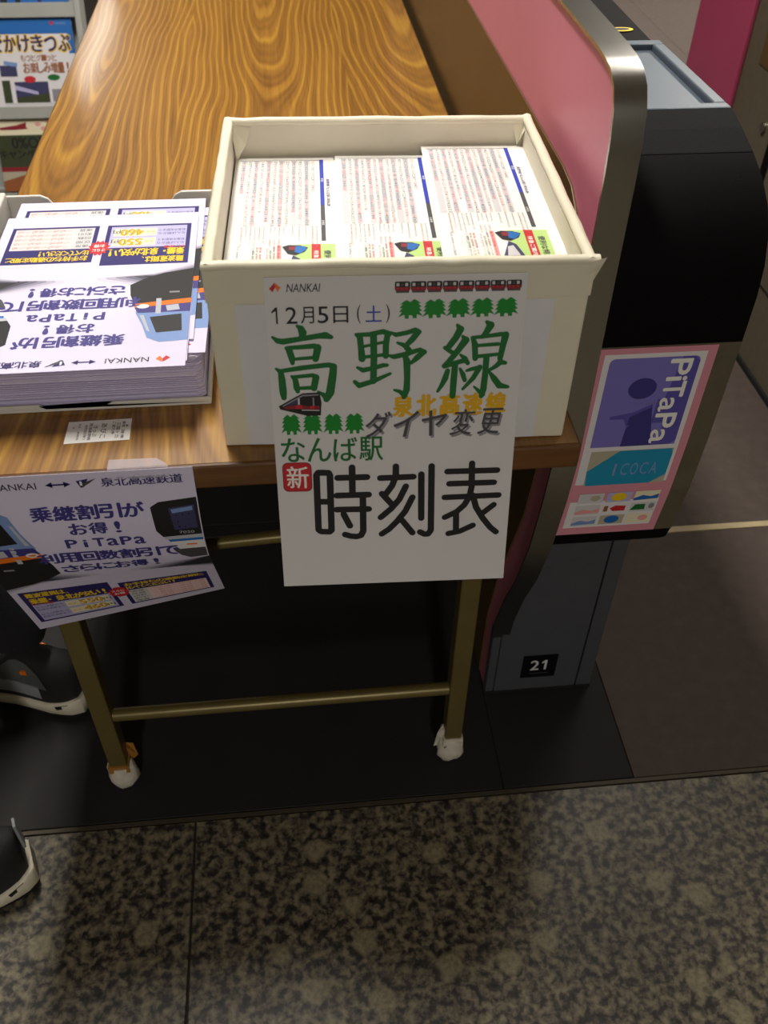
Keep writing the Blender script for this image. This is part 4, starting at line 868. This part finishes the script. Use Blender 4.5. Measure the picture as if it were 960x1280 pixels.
# ============================================================ PERSON standing left of the table, back to it
pe = thing('person', 'person in black trousers and black and grey sneakers standing left of the table', 'person', (-.15, .15, 0))
def shoe(hx, hy, ang):
    m = Matrix.Translation((hx, hy, .001)) @ Matrix.Rotation(ang, 4, 'Z')
    tf = lambda x, y, z: tuple(m @ Vector((x, y, z)))
    def wid(x):   # half width along the shoe, heel at 0
        K = [(0, .018), (.012, .028), (.04, .034), (.10, .033), (.17, .043), (.21, .047), (.25, .040), (.275, .027), (.288, .010)]
        for a, c in zip(K, K[1:]):
            if x <= c[0]: k = (x-a[0])/(c[0]-a[0]); return a[1]+(c[1]-a[1])*k
        return .01
    xs = [0, .006, .015, .03, .05, .08, .11, .14, .17, .2, .23, .255, .272, .283, .288]
    def slab(z0f, z1f, grow, mtl, name, bev=.002):
        rings = []
        for x in xs:
            w = wid(x)+grow; z0, z1 = z0f(x), z1f(x); xx = (x-.144)*(1+grow*6)+.144
            rings.append([tf(xx, -w, z0+.003), tf(xx, -w*1.0, z1-.003), tf(xx, -w*.93, z1), tf(xx, w*.93, z1), tf(xx, w, z1-.003), tf(xx, w, z0+.003), tf(xx, w*.9, z0), tf(xx, -w*.9, z0)])
        b = MB(); b.loft(rings, mtl); return b.build(name, sh, smooth=True, angle=60)
    sh = bpy.data.objects.new('sneaker', None); COL.objects.link(sh); sh.parent = pe; sh.matrix_basis = pe.matrix_basis.inverted() @ Matrix.Translation((hx, hy, 0))
    def heelk(x): return max(0, 1-x/.06)
    slab(lambda x: .0+.012*max(0, (x-.23)/.058)**2, lambda x: .011+.012*max(0, (x-.23)/.058)**2+.006*heelk(x), .001, M_RUBBER, 'outsole')
    slab(lambda x: .010+.012*max(0, (x-.23)/.058)**2+.004*heelk(x), lambda x: .030+.020*heelk(x)**1.2+.006*max(0, (x-.23)/.058), .004, M_SOLE, 'midsole')
    def hgt(x):
        K = [(0, .118), (.02, .122), (.05, .114), (.09, .110), (.12, .100), (.16, .078), (.20, .060), (.25, .050), (.275, .042), (.288, .034)]
        for a, c in zip(K, K[1:]):
            if x <= c[0]: k = (x-a[0])/(c[0]-a[0]); return a[1]+(c[1]-a[1])*k
        return .034
    rings = []
    for x in xs:
        w = wid(x); h = hgt(x); ring = []
        for q in range(15):
            a = -math.pi/2+math.pi*q/14; ring.append(tf(x*.985+.003, w*math.copysign(abs(math.sin(a))**.75, math.sin(a))*(.96), .026+(h-.026)*max(0, math.cos(a))**.55))
        rings.append(ring)
    b = MB(); b.loft(rings, M_SHOEB); b.build('upper', sh, smooth=True, angle=80)
    def patch(x0, x1, z0, z1, mtl, name, side, cut=0):
        b = MB(); n = 8; vs = []
        for i in range(n+1):
            x = x0+(x1-x0)*i/n; k = math.sin(math.pi*i/n)**.45 if cut else 1
            for j in range(4):
                z = z0(x)+(max(z0(x)+.002, z0(x)+(z1(x)-z0(x))*k)-z0(x))*j/3; h = hgt(x); c = min(.999, max(0, (z-.026)/(h-.026)))**(1/.55); s_ = math.sqrt(max(0, 1-c*c)); vs.append(tf(x*.985+.003, side*(wid(x)*.96*s_**.75+.0016), z))
        b.add(vs, [(i*4+j, i*4+j+1, (i+1)*4+j+1, (i+1)*4+j) for i in range(n) for j in range(3)], mtl); return b.build(name, sh, smooth=True, angle=80)
    for sd in (-1, 1):
        patch(.055, .20, lambda x: .042, lambda x: .070, M_SHOEG, 'side_overlay', sd)
        patch(.040, .130, lambda x: .068, lambda x: .106, M_SHOEDG, 'ankle_overlay', sd, 1)
        x = .080; b = MB(); yy = wid(x)*.96*.80+.001; b.tube(tf(x, sd*(yy-.008), .090), tf(x, sd*(yy+.0025), .090), .0062, ink('orange'), 14); o = b.build('eyelet_dot', sh); o['label'] = 'orange dot on the ankle'
        b = MB(); x0 = .012; b.add([tf(x0, sd*(wid(x0)+.0046), .034), tf(x0+.022, sd*(wid(x0+.022)+.0046), .026), tf(x0+.024, sd*(wid(x0+.024)+.0046), .034), tf(x0+.002, sd*(wid(x0+.002)+.0046), .042)], [(0, 1, 2, 3)], M_RUBBER); b.build('heel_mark', sh)
    b = MB(); b.loft([[tf(-.004+dx, y_, z_) for (y_, z_) in ((-.008, .08), (.008, .08), (.007, .135), (-.007, .135))] for dx in (0, .004)], M_SHOEG); b.build('heel_tab', sh, bevel=.001)
    return sh
shoe(-.004, .249, math.pi-math.atan2(.38, .92))
shoe(-.045, -.017, math.pi+math.atan2(.33, .94))

def skin(name, V, E, parent, m, sub=2, rootv=0):
    me = bpy.data.meshes.new(name); me.from_pydata([tuple(Vector(v[:3])-pe.location) for v in V], E, []); o = bpy.data.objects.new(name, me); COL.objects.link(o); o.parent = parent
    pe_loc = pe.matrix_basis.translation
    for q, v in enumerate(V): me.vertices[q].co = Vector(v[:3])-pe_loc
    o.modifiers.new('skin', 'SKIN'); lay = me.skin_vertices[0].data if me.skin_vertices else None
    if lay is None:
        bm = bmesh.new(); bm.from_mesh(me); bm.verts.layers.skin.verify(); bm.to_mesh(me); bm.free(); lay = me.skin_vertices[0].data
    for q, v in enumerate(V):
        r = v[3] if len(v) > 3 else .03; lay[q].radius = (r, v[4] if len(v) > 4 else r); lay[q].use_root = (q == rootv)
    s_ = o.modifiers.new('sub', 'SUBSURF'); s_.levels = sub; s_.render_levels = sub
    me.materials.append(m)
    o.modifiers['skin'].use_smooth_shade = True
    return o
# legs and hips: trousers; feet point away from the table (-x)
A1 = Vector((-.082, .280, 0)); A2 = Vector((-.113, -.040, 0))
PX, PY = -.17, .15
V = [(PX, PY, .93, .155, .125), (PX-.01, PY+.095, .86, .095), (PX-.02, .275, .50, .068), (A1.x, A1.y, .18, .050), (A1.x, A1.y, .135, .046),
     (PX-.01, PY-.095, .86, .095), (PX-.03, .035, .50, .068), (A2.x, A2.y, .18, .050), (A2.x, A2.y, .135, .046), (PX, PY, 1.03, .15, .12)]
skin('trousers', V, [(0, 1), (1, 2), (2, 3), (3, 4), (0, 5), (5, 6), (6, 7), (7, 8), (0, 9)], pe, M_TROUSER)
# body surface (torso, arms, hands, neck, head) then jacket over it
ZO = -.045
hd = (PX-.035, PY, 1.62+ZO)
V = [(PX, PY, 1.0, .11, .09), (PX, PY, 1.2, .10, .07), (PX, PY, 1.34, .10, .07), (PX-.005, PY, 1.42, .056), (PX-.02, PY, 1.48, .055), (PX-.03, PY, 1.58+ZO, .07, .075), (PX-.035, PY, 1.66+ZO, .088, .078), (PX-.03, PY, 1.73+ZO, .06, .055)]
E = [(i, i+1) for i in range(7)]
for sd in (1, -1):
    k = len(V); V += [(PX, PY+sd*.14, 1.29, .02), (PX+.0, PY+sd*.22, 1.13, .03), (PX-.08, PY+sd*.21, .90, .026), (PX-.10, PY+sd*.205, .85, .022, .034)]
    E += [(2, k), (k, k+1), (k+1, k+2), (k+2, k+3)]
    for q, (dx, ln) in enumerate(((-.03, .07), (-.010, .078), (.010, .074), (.028, .058))):
        j = len(V); V += [(PX-.105+dx*.8, PY+sd*.205, .805, .0088), (PX-.108+dx, PY+sd*.2, .805-ln*.45, .008), (PX-.100+dx, PY+sd*.188, .805-ln*.85, .0068)]; E += [(k+3, j), (j, j+1), (j+1, j+2)]
    j = len(V); V += [(PX-.135, PY+sd*.195, .845, .0095), (PX-.15, PY+sd*.188, .80, .0085)]; E += [(k+3, j), (j, j+1)]
skin('body', V, E, pe, M_SKIN)
V = [(PX, PY, .90, .165, .13), (PX, PY, 1.1, .16, .12), (PX, PY, 1.28, .165, .12), (PX, PY, 1.38, .12, .095), (PX-.005, PY, 1.455, .068)]
E = [(i, i+1) for i in range(4)]
skin('jacket', V, E, pe, M_TROUSER)
for sd in (1, -1):
    skin('sleeve', [(PX, PY+sd*.06, 1.36, .07), (PX, PY+sd*.165, 1.345, .074), (PX, PY+sd*.205, 1.25, .062), (PX, PY+sd*.22, 1.13, .056), (PX-.07, PY+sd*.212, .92, .045)], [(0, 1), (1, 2), (2, 3), (3, 4)], pe, M_TROUSER)
V = [(PX+.012, PY, 1.59+ZO, .08, .06), (PX+.004, PY, 1.68+ZO, .096, .083), (PX-.010, PY, 1.745+ZO, .078, .07)]
skin('hair', V, [(0, 1), (1, 2)], pe, M_HAIR)
b = MB()
for sd in (1, -1):
    b.loft([[(hd[0]-.088+.006*math.cos(a), PY+sd*.032+.013*math.cos(a), 1.645+ZO+.006*math.sin(a)) for a in [q*math.pi/4 for q in range(8)]], [(hd[0]-.094, PY+sd*.032+.006*math.cos(a), 1.645+ZO+.003*math.sin(a)) for a in [q*math.pi/4 for q in range(8)]]], ink('palegrey'))
b.build('eyes', pe)
b = MB(); b.loft([[(hd[0]-.075, PY-.016, 1.605+ZO), (hd[0]-.075, PY+.016, 1.605+ZO), (hd[0]-.075, PY+.008, 1.65+ZO), (hd[0]-.075, PY-.008, 1.65+ZO)], [(hd[0]-.112, PY-.010, 1.612+ZO), (hd[0]-.112, PY+.010, 1.612+ZO), (hd[0]-.09, PY+.004, 1.645+ZO), (hd[0]-.09, PY-.004, 1.645+ZO)]], M_SKIN); b.build('nose', pe, bevel=.003, smooth=True)
b = MB(); b.box((hd[0]-.092, PY-.022, 1.578+ZO), (hd[0]-.080, PY+.022, 1.586+ZO), ink('wine')); b.build('mouth', pe, bevel=.002)
for sd in (1, -1):
    b = MB(); b.loft([[(hd[0]+.01+.014*math.cos(a), PY+sd*(.078+t), 1.63+ZO+.028*math.sin(a)) for a in [q*math.pi/5 for q in range(10)]] for t in (0, .012)], M_SKIN); b.build('ear', pe, smooth=True)

bpy.data.objects.remove(_to)
